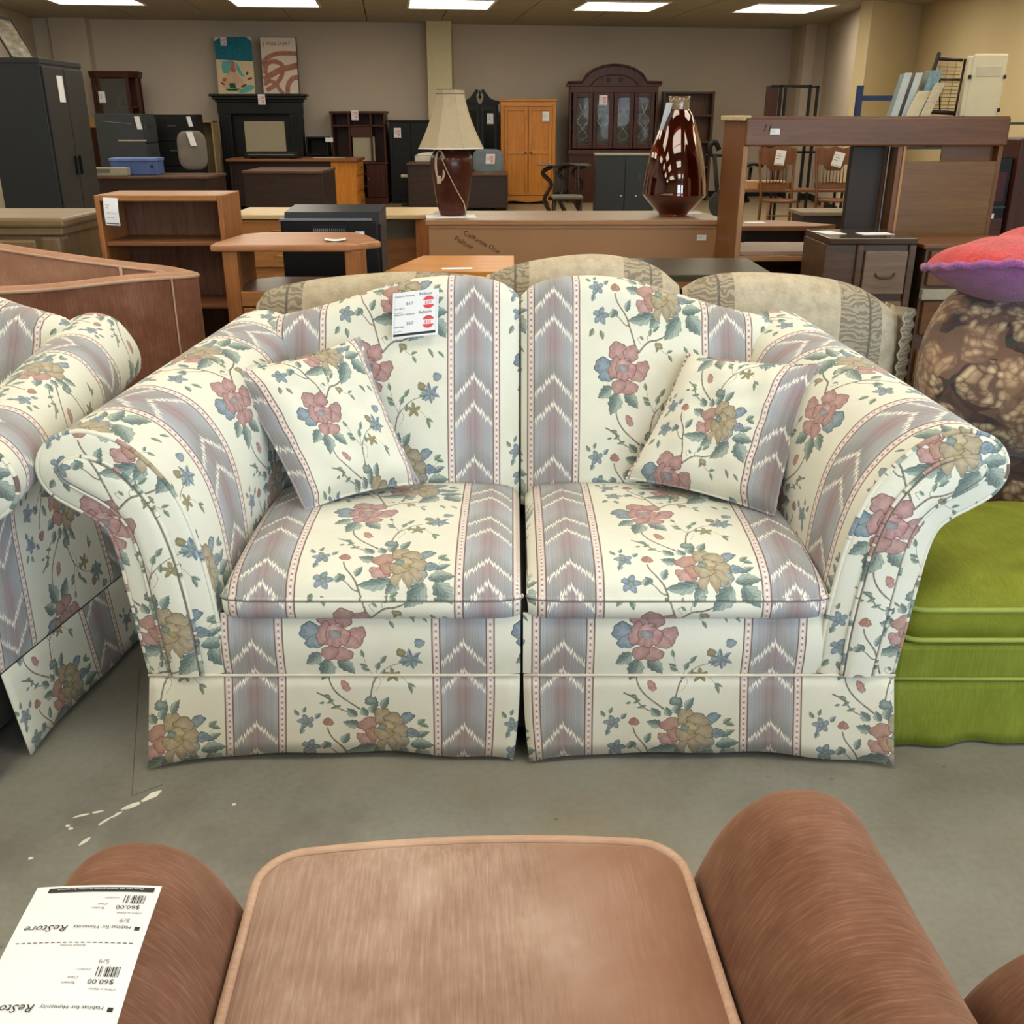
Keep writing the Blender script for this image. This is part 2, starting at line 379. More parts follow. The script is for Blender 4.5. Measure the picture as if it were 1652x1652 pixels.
# ------------------------------------------------------------------ the room
WALL = plain('painted_wall', C(196, 183, 166), .85, .03, 2)
WALL_R = plain('painted_wall_cream', C(204, 186, 146), .85, .03, 2)
TRIM = plain('cream_paint', C(204, 194, 158), .7, .03)
BASEM = plain('black_vinyl_base', C(32, 31, 30), .6)
WALLS = {'left': [(-7.78, 17.78), (-7.0, 13.8), (-6.2, 8), (-6.2, -3.6)], 'back': [(-7.78, 17.78), (5.13, 19.94)],
         'right': [(5.13, 19.94), (5.09, 18.92), (5.48, 18.98), (4.95, 15.16), (5.92, 15.9), (5.45, 5.5), (5.45, .3)]}
def walls():
    for side, pts in WALLS.items():
        m = M(); bb = M(); t = .18; sgn = {'left': 1, 'back': 1, 'right': 1}[side]
        for (x0, y0), (x1, y1) in zip(pts, pts[1:]):
            d = Vector((x1 - x0, y1 - y0)).normalized(); nn = Vector((-d.y, d.x)) * (.012 if abs(x1 - 4.95) < .01 else t)
            if side == 'left': nn = -nn
            ext = d * .0
            poly = [(x0, y0), (x1 + ext.x, y1 + ext.y), (x1 + nn.x + ext.x, y1 + nn.y + ext.y), (x0 + nn.x, y0 + nn.y)]
            m.prism(poly, lambda x, y: (x, y, 0), lambda x, y: (x, y, 2.93), mi=1 if side == 'right' and y1 < 16 and x1 > 5 else 0)
            k = -nn.normalized() * .012
            poly = [(x0, y0), (x1, y1), (x1 + k.x, y1 + k.y), (x0 + k.x, y0 + k.y)]
            bb.prism(poly, lambda x, y: (x, y, 0), lambda x, y: (x, y, .11))
        o = m.build('wall_' + side, [WALL, WALL_R]); struct(o)
        struct(bb.build('baseboard_' + side, BASEM))
walls()
m = M(); m.box(-1.44, -1.02, 18.32, 18.9, 0, 2.92); struct(m.build('trim_1', TRIM, bevel=.01))
m = M(); m.box(-7.5, -6.9, 17.72, 18.05, 0, 2.92); struct(m.build('trim_2', WALL, bevel=.005))
# shop front behind the camera: piers, sill, header, framed glass
m = M(); m.box(5.45, 5.63, -3.6, .3, 0, .62); m.box(5.45, 5.63, -3.6, .3, 2.68, 2.93); m.box(5.45, 5.63, -3.6, -2.8, .62, 2.68); m.box(5.45, 5.63, .2, .3, .62, 2.68); struct(m.build('wall_right_front', WALL_R))
m = M(); m.box(-6.4, 5.65, -3.75, -3.6, 0, .62); m.box(-6.4, 5.65, -3.75, -3.6, 2.68, 2.93)
xs = [-6.4] + [q for w in WINDOWS for q in w] + [5.65]
for a, b in zip(xs[::2], xs[1::2]): m.box(a, b, -3.75, -3.6, .62, 2.68)
struct(m.build('wall_front', WALL_R))
GLASS = N('window_glass').out((1, 1, 1, 1), .0, Transmission_Weight=1.0, IOR=1.1)
ALU = plain('aluminium_frame', C(150, 150, 150), .35, .05, Metallic=.8)
for i, (a, b) in enumerate(WINDOWS):
    m = M(); mid = (a + b) / 2
    for x in (a, mid - .025, b - .05): m.box(x, x + .05, -3.70, -3.64, .62, 2.68)
    m.box(a, b, -3.70, -3.64, .62, .67); m.box(a, b, -3.70, -3.64, 2.63, 2.68)
    fr = struct(m.build('window_%d' % (i + 1), ALU))
    for p, q in ((a + .05, mid - .025), (mid + .025, b - .05)):
        M().box(p, q, -3.675, -3.665, .67, 2.63).build('pane', GLASS, fr)
m = M(); [m.box(5.50, 5.56, y, y + .05, .62, 2.68) for y in (-2.8, -1.33, .15)]; m.box(5.50, 5.56, -2.8, .2, .62, .67); m.box(5.50, 5.56, -2.8, .2, 2.63, 2.68)
fr = struct(m.build('window_3', ALU)); [M().box(5.525, 5.535, a, b, .67, 2.63).build('pane', GLASS, fr) for a, b in ((-2.75, -1.33), (-1.28, .15))]
# floors
def floor_mat():
    g = N('stained_concrete'); v = g.coord(); big = g.noise(v, .9, 6, .62, .4); md = g.noise(v, 5, 6, .65); fi = g.noise(v, 60, 4, .6)
    c = g.ramp(big, [(.3, C(112, 107, 95)), (.5, C(130, 130, 122)), (.72, C(146, 148, 143))])
    c = g.mix(.26, c, g.ramp(md, [(.3, C(94, 89, 79)), (.5, C(124, 123, 116)), (.7, C(140, 140, 134))]))
    c = g.mix(.07, c, g.ramp(fi, [(.35, C(90, 88, 80)), (.6, C(170, 168, 158))]))
    st = g.noise(g.coord(loc=(3, 1, 0)), 2.1, 5, .6); c = g.mix(g.ramp(st, [(.56, (0, 0, 0, 1)), (.70, (.5, .5, .5, 1))]), c, C(92, 84, 78)); s2 = g.noise(g.coord(loc=(7, 4, 0)), 1.3, 6, .65); c = g.mix(g.ramp(s2, [(.55, (0, 0, 0, 1)), (.72, (.45, .45, .45, 1))]), c, C(128, 108, 74))
    pit = g.n('ShaderNodeTexVoronoi'); g.L.new(v, pit.inputs[0]); pit.inputs['Scale'].default_value = 9
    c = g.mix(g.ramp(pit.outputs['Distance'], [(.02, (.6, .6, .6, 1)), (.06, (0, 0, 0, 1))]), c, C(80, 76, 70))
    rg = g.ramp(md, [(.3, (.42, .42, .42, 1)), (.7, (.62, .62, .62, 1))]); g.bump(fi, .12, .002)
    return g.out(c, rg)
fl = struct(M().box(-6.6, 5.8, -3.8, 9.6, -.1, 0).build('floor', floor_mat()))
def plank_mat():
    g = N('pale_vinyl_plank'); v = g.coord(scale=(.8, 9, 1), rot=(0, 0, -.15)); n_ = g.noise(v, 2.2, 4, .6)
    return g.out(g.ramp(n_, [(.3, C(120, 106, 84)), (.7, C(168, 152, 122))]), .5)
struct(M().box(-8.2, 6.4, 9.6, 20.3, -.1, .001).build('floor', plank_mat()))
PAINTM = plain('spilled_white_paint', C(226, 224, 212), .6)
def splat(cx, cy, pts, sc=1):
    mm = M(); n_ = len(pts); top = [(cx + x * sc, cy + y * sc, .0012) for x, y in pts]; bot = [(cx + x * sc, cy + y * sc, -.001) for x, y in pts]
    mm.v += top + bot; mm.face(range(n_)); mm.face(list(range(n_, 2 * n_))[::-1])
    for i in range(n_): mm.face([i, n_ + i, n_ + (i + 1) % n_, (i + 1) % n_])
    mm.build('paint_mark', PAINTM, fl)
def blobpts(rx, ry, a, n=9):
    o = []
    for k in range(n):
        t = 2 * pi * k / n; r = 1 + random.uniform(-.3, .3); x = rx * r * cos(t); y = ry * r * sin(t)
        o.append((x * cos(a) - y * sin(a), x * sin(a) + y * cos(a)))
    return o
for x, y, rx, ry, a in [(-.80, 1.80, .028, .010, .9), (-.835, 1.765, .020, .008, .8), (-.855, 1.735, .014, .004, .9), (-.872, 1.715, .018, .004, 1.0), (-.90, 1.745, .012, .003, .3), (-.93, 1.733, .016, .003, .4), (-.945, 1.70, .005, .004, 0), (-.935, 1.69, .005, .004, 0),
                        (-.89, 1.65, .014, .005, 1.0), (-1.27, 1.79, .016, .006, .1), (-1.24, 1.785, .010, .005, .5), (-1.2, 1.8, .007, .006, 0), (-.61, 1.77, .005, .004, 0), (-.98, 1.60, .005, .004, 0), (.735, 1.245, .02, .003, -.6), (.75, 1.235, .008, .003, -.4), (.72, 1.262, .009, .003, -.8)]:
    splat(x, y, blobpts(rx, ry, a))
JOINT = plain('floor_joint', C(104, 101, 93), .9)
for a, b in (((-1.02, 2.35), (-.845, 1.80)), ((-.845, 1.80), (-.79, 1.84))):
    d = Vector((b[0] - a[0], b[1] - a[1])); p = Vector((-d.y, d.x)).normalized() * .0011
    M().prism([(a[0] - p.x, a[1] - p.y), (b[0] - p.x, b[1] - p.y), (b[0] + p.x, b[1] + p.y), (a[0] + p.x, a[1] + p.y)], lambda x, y: (x, y, -.001), lambda x, y: (x, y, .0008)).build('crack', JOINT, fl)
# ceiling: slab, lay-in tiles in view, light fittings
PH = atan2(.118, 1); ca, sa = cos(PH), sin(PH)
CEILM = plain('ceiling_tile', C(172, 164, 148), .9, .06, 30)
ce = struct(M().box(-9, 7, -4, 21, 2.935, 3.05).build('ceiling', plain('ceiling_grid_dark', C(112, 104, 86), .9)))  # darker slab tone shows in the gaps between tiles
LX = [-5.84 - 2.445, -5.84, -3.395, -.95, 1.495, 3.94, 6.385]           # in ceiling axes, about the pivot (0, 16.35)
LYS = [-2.44 * k - 1.22 for k in range(0, 9)]
def cw(a, b): return (a * ca - b * sa, 16.35 + a * sa + b * ca)
lights = set()
for ix, a in enumerate(LX):
    for iy, b in enumerate(LYS): lights.add((ix, iy))
tile_me = None
for i in range(-6, 6):
    for j in range(-3, 5):
        a0 = LX[0] + 1.2225 * 1 + (i + 5.5) * 1.2225 - .61; b0 = -1.22 + j * 1.22
        cx, cy = cw(a0 + .61, b0 + .61)
        if any(abs(a0 + .61 - (la)) < .5 and abs(b0 + .61 - (lb + .61)) < .5 for la in LX for lb in LYS): continue
        lim = 18.9 + .169 * cx
        if cy > lim + .6: continue
        if tile_me is None:
            o = M().box(-.603, .603, -.603, .603, 0, .02).build('tile', CEILM, ce); tile_me = o.data
        else:
            o = bpy.data.objects.new('tile', tile_me); COL.objects.link(o); o.parent = ce
        o.location = (cx, cy, 2.9); o.rotation_euler = (0, 0, PH)
struct(ce)
g = N('lit_diffuser'); g.b.inputs['Emission Color'].default_value = (1, .90, .72, 1); g.b.inputs['Emission Strength'].default_value = CEIL_E
DIFF = g.out(C(240, 240, 235), .5)
FIX = plain('white_fitting', C(225, 225, 218), .5)
lt0 = None
for k, (ix, iy) in enumerate(sorted(lights)):
    cx, cy = cw(LX[ix], LYS[iy] + .61)
    if cx < -5.9 and cy < 12 or cx > 5.0 and cy < 19 and not (cx < 5.2): continue
    if cx < -7.2 or cy > 19 or cy < -3: continue
    if iy == 0:
        nm = {1: 'leftmost in view, cut by the picture top', 2: 'second from the left', 3: 'third from the left, over the cream column', 4: 'fourth from the left, over the pine armoire', 5: 'rightmost in view, over the wooden shelf unit'}
        lab = 'lit white ceiling light panel, ' + nm.get(ix, 'outside the row in view')
    else: lab = 'lit white ceiling light panel nearer than the row in view'
    if lt0 is None:
        lt0 = thing('ceiling_light', lab, 'ceiling light', (cx, cy, 2.885), PH, 'ceiling light panels')
        f = M(); f.box(-.61, .61, -.61, -.575, 0, .03); f.box(-.61, .61, .575, .61, 0, .03); f.box(-.61, -.575, -.575, .575, 0, .03); f.box(.575, .61, -.575, .575, 0, .03); f.box(-.575, .575, -.015, .015, .0, .03)
        f.build('frame', FIX, lt0)
        for y0 in (-.575, .015): M().box(-.575, .575, y0, y0 + .56, .012, .03).build('diffuser', DIFF, lt0)
    else: dup(lt0, (cx, cy, 2.885), PH, lab)

# ------------------------------------------------------------------ floral loveseat
def catmull(P, per=5, closed=False):
    out = []; n_ = len(P)
    for i in range(n_ if closed else n_ - 1):
        p = [P[(i + k) % n_] if closed else P[min(max(i + k, 0), n_ - 1)] for k in (-1, 0, 1, 2)]
        for k in range(per):
            t = k / per
            out.append(tuple(.5 * (2 * p[1][j] + (p[2][j] - p[0][j]) * t + (2 * p[0][j] - 5 * p[1][j] + 4 * p[2][j] - p[3][j]) * t * t + (3 * p[1][j] - p[0][j] - 3 * p[2][j] + p[3][j]) * t ** 3) for j in range(len(P[0]))))
    if not closed: out.append(tuple(P[-1]))
    return out
def arclen(P):
    L = [0]
    for a, b in zip(P, P[1:]): L.append(L[-1] + math.dist(a, b))
    return L
def lerp_table(T, x):
    if x <= T[0][0]: return T[0][1]
    for (a, b), (c, d) in zip(T, T[1:]):
        if x <= c:
            t = (x - a) / (c - a); t = t * t * (3 - 2 * t) if False else t; return b + (d - b) * t
    return T[-1][1]
ARM = [(.675, .225), (.680, .35), (.690, .45), (.705, .55), (.733, .645), (.775, .715), (.825, .765), (.875, .79), (.925, .797), (.975, .783), (1.008, .748), (1.018, .705), (1.0, .663), (.96, .632), (.918, .606), (.89, .575), (.876, .52), (.868, .44), (.858, .33), (.848, .225)]
ARMC = catmull(ARM, 4)
def offset_in(P, d):
    """inset of the arm outline; the ends stay at the bottom line"""
    out = []; n_ = len(P)
    for i, p in enumerate(P):
        a = P[max(i - 1, 0)]; b = P[min(i + 1, n_ - 1)]; tx, tz = b[0] - a[0], b[1] - a[1]; l = math.hypot(tx, tz) or 1
        out.append((p[0] + d * tz / l, p[1] - d * tx / l))
    out[0] = (P[0][0] + d, P[0][1]); out[-1] = (P[-1][0] - d, P[-1][1]); return out
# outline runs up the inner side, over and down the outer side: inside lies to the right of travel -> (tz, -tx)
def make_sofa(label, loc, rz=0, group=None, back=True, offs=(0, 0, 0)):
    T = thing('sofa', label, 'sofa', loc, rz, group)
    # arms
    for sg in (-1, 1):
        Lc = arclen(ARMC)
        def tr(x, z, t, sg=sg):
            k = min(max((z - .25) / .5, 0), 1); return (sg * (x - .19 * t * k), z + .10 * t * k)
        uo = .74 if sg < 0 else .90
        def fn(u, v, sg=sg, uo=uo):
            i = int(round(u * (len(ARMC) - 1))); x, z = ARMC[i]; t = v; xx, zz = tr(x, z, t)
            y = .012 + .83 * t
            return (xx, y, zz, uo + y / TW * 1.0, .35 + Lc[i] / TH)
        arm = M().grid(fn, len(ARMC) - 1, 12).build('arm', FAB, T)
        # front facing: rounded edge, band, panel
        R0 = ARMC; R1 = offset_in(ARMC, .010); R2 = offset_in(ARMC, .050)
        f = M(); rings = [(R0, .012), (offset_in(ARMC, .003), .002), (R1, -.003), (R2, -.006)]
        uvp = lambda x, z, sg=sg: ((sg * x * .92) / TW + (2.28 if sg < 0 else -.968), (z - .60) / TH + .545)
        def fr(u, v):
            i = int(round(u * (len(ARMC) - 1))); P, y = rings[int(round(v * 3))]
            x, z = P[i]; return (sg * x, y, z) + tuple(uvp(x, z))
        f.grid(fr, len(ARMC) - 1, 3).build('arm_band', FAB, arm)
        f = M(); R3 = offset_in(ARMC, .052)
        def fp(u, v):
            # strips between matching points of the inner and the outer side
            n_ = len(R2) // 2; i = int(round(u * (n_ - 1))); a = R2[i]; b = R2[len(R2) - 1 - i]
            x = a[0] * (1 - v) + b[0] * v; z = a[1] * (1 - v) + b[1] * v
            return (sg * x, -.008 - .012 * (1 - (2 * v - 1) ** 4), z) + tuple(uvp(x, z))
        f.grid(fp, len(R2) // 2 - 1, 8)
        f.build('arm_front_panel', FAB, arm)
        for P, y, r in ((ARMC, .006, .0055), (R2, -.009, .0045)):
            pts = [(sg * x, y, z) for x, z in P]
            M().tube(pts, r, 6, uvs=[uvp(x, z + .02) for x, z in P]).build('piping', FAB, arm)
            M().tube([(sg * x, y - .003, z) for x, z in offset_in(P, .0056)], .0020, 5).build('seam', LINE, arm)  # thin dark tube as painted shade along the piping
    # front rail
    ux = lambda x: ((x + .132) / TW + .150) if x < 0 else ((x - .093) / TW + .150)
    for a0, a1 in ((-.68, -.003), (.003, .68)):
        def rail(u, v, a0=a0, a1=a1):
            x = a0 + (a1 - a0) * u; z = .222 + .150 * v; e = .012 * abs(2 * u - 1) ** 12
            return (x, -.002 + .012 * v - .010 * sin(pi * v) + e * .5, z, ux(x), (z - .075) / TH + (1 - 40 / 920))
        M().grid(rail, 24, 5).build('front_rail', FAB, T)
    # box under the seat, dark inside
    b = M().box(-.80, .80, .03, .86, .06, .36).build('frame', plain('lining', C(70, 66, 60), .9), T)
    # skirts
    def skirt(name, a, b2, flare0, flare1, side=0):
        def fs(u, v):
            x = a + (b2 - a) * u; z = .222 * (1 - v) + .006 * v
            e0 = math.exp(-u * 6) * flare0 + math.exp(-(1 - u) * 6) * flare1
            fold = .004 * sin(u * 17 + 1) * v
            y = -.004 - v * (.010 + e0) - fold; z -= .0
            lift = .016 * sin(pi * u) ** .7 * v + .0035 * sin(u * 21) * v
            if side: return (side * (.850 + v * .02 + fold + v * e0 * .4), .03 + (x) * 1.0, z + lift, x / TW + .3, (z - .075) / TH + .96)
            return (x + (.012 * v * (abs(x) > .4) - .016 * v * v * math.exp(-abs(x) * 12) * -1) * (1 if x > 0 else -1), y, z + lift, ux((a + b2) / 2 + (x - (a + b2) / 2)) if a * b2 >= 0 else x, (z - .075) / TH + (1 - 40 / 920))
        return M().grid(fs, 30, 6).build(name, FAB, T, solid=.003)
    skirt('skirt', -.848, -.004, .045, .018); skirt('skirt', .004, .848, .018, .045)
    skirt('skirt', .02, .80, .02, .02, -1); skirt('skirt', .02, .80, .02, .02, 1)
    for a0, a1 in ((-.85, -.005), (.005, .85)):
        M().tube([(a0 + (a1 - a0) * k / 10, -.006, .2225) for k in range(11)], .0032, 6).build('skirt_welt', WHITEWELT, T)
    # seat cushions
    for a0, a1, un in ((-.668, .002, 0), (.010, .684, 1)):
        prof = [(.004, .362), (-.010, .372), (-.016, .390), (-.014, .405), (-.008, .4165), (-.004, .425), (.006, .442), (.03, .461), (.08, .478), (.15, .488), (.25, .494), (.35, .494), (.45, .49), (.54, .484), (.60, .47), (.62, .44), (.62, .365)]
        Lp = arclen(prof); base = Lp[4]
        def uo(x): return ((x + .075) / .50 + .150) if not un else ((x - .108) / .495 + .150)
        def fc(u, v, a0=a0, a1=a1):
            i = int(round(v * (len(prof) - 1))); y, z = prof[i]; S = 2 * u - 1
            cr = (1 - abs(S) ** 7) ** .5 if abs(S) < 1 else 0
            if z > .4165: z = .4165 + (z - .4165) * (.25 + .75 * cr)
            x = a0 + (a1 - a0) * u
            ins = 0.0 if i in (4,) else .004
            x -= ins * S * abs(S) ** 9
            y += .020 * abs(S) ** 14 if i < 8 else 0
            tp = (Lp[i] - base) / TH
            return (x, y, z, uo(x), -tp * -1 + ((1 - 40 / 920) - .095 / TH + .02 * un))
        c = M().grid(fc, 34, len(prof) - 1)
        for e, xx in ((0, a0), (1, a1)):
            pts = [fc(e, i / (len(prof) - 1)) for i in range(len(prof))]
            c.ngon([p[:3] for p in pts], [((p[1]) / TW + .3, p[2] / TH) for p in pts])
        cu = c.build('seat_cushion', FAB, T)
        pts = []; uv = []
        for k in range(35):
            p = fc(k / 34, 4 / (len(prof) - 1)); pts.append((p[0], p[1] - .001, p[2])); uv.append((p[3], p[4] + .02))
        M().tube(pts, .0045, 6, uvs=uv).build('welt', FAB, cu)
        M().tube([(x, y - .0005, z - .0055) for x, y, z in pts], .0024, 4).build('seam', LINE, cu)  # painted shade line under the cushion welt
    # back cushions with a humped top line
    top = [(.002, .958), (.02, .973), (.06, .988), (.12, .998), (.20, 1.001), (.28, .994), (.36, .975), (.44, .950), (.52, .925), (.60, .906), (.68, .893), (.73, .88)]
    for sg in (-1, 1):
        def ub(x): return ((x + .125) / .472 + .150) if sg < 0 else ((x - .090) / .472 + .150)
        NP = 26
        def fb(u, v, sg=sg):
            ax = .003 + .70 * u; S = 2 * u - 1; zt = lerp_table(top, ax) ; x = sg * ax
            i = v * NP; r0 = .065
            edge = abs(S) ** 10
            if i <= 16:
                r = i / 16; z = .40 + (zt - r0 - .40) * r; y = .575 + .14 * r - .040 * sin(pi * r) * (1 - S ** 4) + .035 * edge
                vv = (z - .775) / TH * 1.0
            elif i <= 22:
                a = (i - 16) / 6 * pi; z = zt - r0 + r0 * sin(a) - .01 * edge; y = .715 + .075 * (1 - cos(a)) * (1 - .3 * edge) + .035 * edge * cos(a)
                vv = (zt - r0 - .775 + r0 * a * .9) / TH
            else:
                r = (i - 22) / 4; z = (zt - r0) * (1 - r) + .10 * r; y = .865; vv = (zt - r0 - .775 + .2 + (zt - z)) / TH
            return (x, y, z, ub(x), vv + 1 - 430 / 920)
        bc = M().grid(fb, 30, NP)
        for e in (0, 1):
            pts = [fb(e, i / NP) for i in range(NP + 1)]; bc.ngon([p[:3] for p in pts], [((p[1]) / TW + .3, p[2] / TH) for p in pts])
        bc.build('back_cushion', FAB, T)
    return T
main_sofa = make_sofa('floral and chevron striped camelback loveseat with two seat cushions, facing the viewer', (.022, 1.95, 0))
side_sofa = dup(main_sofa, (-2.01, 2.03, 0), radians(-9), 'matching floral and chevron striped sofa at the far left, only its rolled arm in view')
del side_sofa['label']; side_sofa['label'] = 'matching floral sofa cut off at the left edge, rolled arm and side skirt in view'
# matching sofas share no group: each is told apart by place

# throw cushions
def pillow(name, label, cor, thick, u0, u1, v0, v1, mat=FAB, n=22, puff=.55, group=None, welt=True):
    BL, BR, TR, TL = [Vector(p) for p in cor]; ctr = (BL + BR + TR + TL) / 4
    nrm = (BR - BL).cross(TL - BL).normalized()
    m = M()
    for sd in (1, -1):
        def fn(u, v, sd=sd):
            U = 2 * u - 1; V = 2 * v - 1
            # pull the sides in a little between the corners
            uu = u + .035 * U * (V * V - 1) ; vv = v + .035 * V * (U * U - 1)
            p = (BL * (1 - uu) + BR * uu) * (1 - vv) + (TL * (1 - uu) + TR * uu) * vv
            b = ((1 - U ** 4) * (1 - V ** 4)); b = max(b, 0) ** puff
            wr = .005 * sin(9 * U + 4 * V) * b + .004 * sin(17 * V - 5 * U) * b + .004 * sin(24 * V + 3 * U) * abs(U) ** 4
            p = p + nrm * sd * (thick / 2 * b + wr) - Vector((0, 0, .012)) * b * 0
            return (p.x, p.y, p.z, (u0 + (u1 - u0) * u) if sd > 0 else (u1 - (u1 - u0) * u), v0 + (v1 - v0) * v)
        m.grid(fn, n, n, flip=sd < 0)
    base = Vector((ctr.x, ctr.y, min(p.z for p in (BL, BR, TL, TR))))
    m.v = [tuple(Vector(p) - base) for p in m.v]
    o = m.build(name, mat, loc=base)
    tag(o, label, 'cushion', group)
    if welt:
        e = []; uv = []
        for k in range(4 * n):
            s, t = divmod(k, n); t /= n
            u, v = ((t, 0), (1, t), (1 - t, 1), (0, 1 - t))[s]; U = 2 * u - 1; V = 2 * v - 1
            uu = u + .035 * U * (V * V - 1); vv = v + .035 * V * (U * U - 1)
            p = (BL * (1 - uu) + BR * uu) * (1 - vv) + (TL * (1 - uu) + TR * uu) * vv - base
            e.append(tuple(p)); uv.append((u0 + (u1 - u0) * u, v0 + (v1 - v0) * v))
        M().tube(e, .004, 6, closed=True, uvs=uv).build('piping', mat, o)
    return o
pillow('throw_cushion', 'square floral cushion leaning in the left corner of the loveseat', [(-.515, 2.285, .492), (-.245, 2.43, .510), (-.402, 2.58, .862), (-.715, 2.44, .805)], .15, .19, 1.08, .03, .98)
pillow('throw_cushion', 'square floral cushion leaning against the right arm of the loveseat', [(.305, 2.47, .510), (.645, 2.25, .490), (.760, 2.39, .835), (.470, 2.60, .815)], .16, -.72, .19, -.50, .43)

# ------------------------------------------------------------------ price tags
PAPER = plain('white_paper', C(222, 223, 226), .7, .02)
PAPERG = plain('pale_grey_print', C(205, 210, 222), .7, .02)
INK = plain('black_ink', C(38, 42, 42), .6, .02)
GREYINK = plain('grey_ink', C(120, 124, 128), .7, .02)
REDINK = plain('red_print', C(206, 70, 76), .6, .05)
PINKINK = plain('pink_print', C(226, 150, 160), .7, .05)
def text_flat(s, size, align='LEFT', shear=0):
    cu = bpy.data.curves.new('t', 'FONT'); cu.body = s; cu.size = size; cu.align_x = align; cu.resolution_u = 2; cu.shear = shear
    ob = bpy.data.objects.new('t', cu); COL.objects.link(ob); bpy.context.view_layer.update()
    me = bpy.data.meshes.new_from_object(ob.evaluated_get(bpy.context.evaluated_depsgraph_get()))
    V = [tuple(v.co) for v in me.vertices]; F = [tuple(p.vertices) for p in me.polygons]
    bpy.data.objects.remove(ob); bpy.data.curves.remove(cu); bpy.data.meshes.remove(me)
    return V, F
def sheet_map(o, ux, uz, w, h, bend=None, nrm=None):
    """place sheet coordinates (a right, b up, both in metres from the sheet's lower left) on a plane, optionally bent"""
    o, ux, uz = Vector(o), Vector(ux).normalized(), Vector(uz).normalized(); nn = ux.cross(uz).normalized() if nrm is None else Vector(nrm)
    def f(a, b, lift=0):
        k = bend(a / w, b / h) if bend else 0
        return tuple(o + ux * a + uz * b + nn * (k + lift))
    return f
def print_rect(m, f, a0, a1, b0, b1, lift=.0006, n=1, nb=1):
    b = len(m.v)
    for j in range(nb + 1):
        for i in range(n + 1): m.v.append(f(a0 + (a1 - a0) * i / n, b0 + (b1 - b0) * j / nb, lift))
    for j in range(nb):
        for i in range(n): q = b + j * (n + 1) + i; m.face([q, q + 1, q + n + 2, q + n + 1])
def print_text(m, f, s, a, b, size, align='LEFT', lift=.0008, shear=0):
    V, F = text_flat(s, size, align, shear); k = len(m.v)
    m.v += [f(a + x, b + y, lift) for x, y, z in V]
    for q in F: m.face([k + i for i in q])
def ring_rect(m, f, ca_, cb, r, t0, t1, lift=.0007):
    b = len(m.v); n = 14
    m.v += [f(ca_ + r * cos(t0 + (t1 - t0) * i / n), cb + r * sin(t0 + (t1 - t0) * i / n), lift) for i in range(n + 1)]
    m.face(range(b, b + n + 1))
def sheet(m, f, w, h, n=10, t=.0006):
    for sd in (0, 1):
        b = len(m.v)
        for j in range(n + 1):
            for i in range(n + 1): m.v.append(f(w * i / n, h * j / n, -t * sd))
        for j in range(n):
            for i in range(n): q = b + j * (n + 1) + i; m.face([q, q + 1, q + n + 2, q + n + 1], smooth=True)
def small_tag(label, o, ux, uz, w=.10, h=.14, style=0, group=None):
    """a small ticket; style 0 white with grey lines, 1 with pink print, 2 blank"""
    f0 = sheet_map((0, 0, 0), ux, uz, w, h); m = M(); sheet(m, f0, w, h, 1, .001)
    t = tag(m.build('price_tag', PAPER, loc=o), label, 'price tag', group)
    if style != 2:
        p = M()
        for k in range(3): print_rect(p, f0, w * .12, w * (.5 + .12 * (k % 2)), h * (.75 - .17 * k), h * (.79 - .17 * k), .0008)
        print_rect(p, f0, w * .08, w * .92, h * .05, h * .09, .0008)
        p.build('print', GREYINK, t)
        if style == 1:
            p = M(); ring_rect(p, f0, w * .68, h * .68, w * .2, 0, 2 * pi); ring_rect(p, f0, w * .68, h * .32, w * .2, 0, 2 * pi); p.build('print', PINKINK, t)
    return t
def big_tag():
    # ticket pinned on the loveseat back
    w, h = .122, .120
    f = sheet_map((0, 0, 0), (.122, .006, .013), (.004, .036, .108), w, h, bend=lambda a, b: .003 * sin(a * pi) )
    m = M(); sheet(m, f, w, h, 8); t = tag(m.build('price_tag', PAPER, loc=(-.318, 2.588, .856)), 'white sale ticket with two red discs pinned on the loveseat back', 'price tag')
    for k, b0 in enumerate((.092, .046)):
        p = M(); print_rect(p, f, .004, .118, b0 - .034, b0 + .012, .0003); p.build('print', PAPERG, t)
    p = M(); print_rect(p, f, .004, .116, .005, .0115, .0008, 6)
    for b0 in (.106, .058):
        print_text(p, f, 'Habitat for Humanity', .006, b0 + .001, .0062); print_text(p, f, 'ReStore', .070, b0 + .001, .0105)
        print_text(p, f, 'WAS PRICE', .005, b0 - .031, .0055); print_text(p, f, 'YOU PAY', .005, b0 - .042, .0050)
    p.build('print', INK, t)
    p = M(); print_text(p, f, '$60', .036, .085, .012); print_text(p, f, '$60', .038, .033, .012); p.build('print', GREYINK, t)
    p = M()
    for cb in (.087, .036):
        ring_rect(p, f, .096, cb, .0165, radians(22), radians(158)); ring_rect(p, f, .096, cb, .0165, radians(202), radians(338))
    print_text(p, f, '$30', .0855, .0830, .0115); print_text(p, f, '$30', .0855, .0320, .0115)
    p.build('print', REDINK, t)
big_tag()

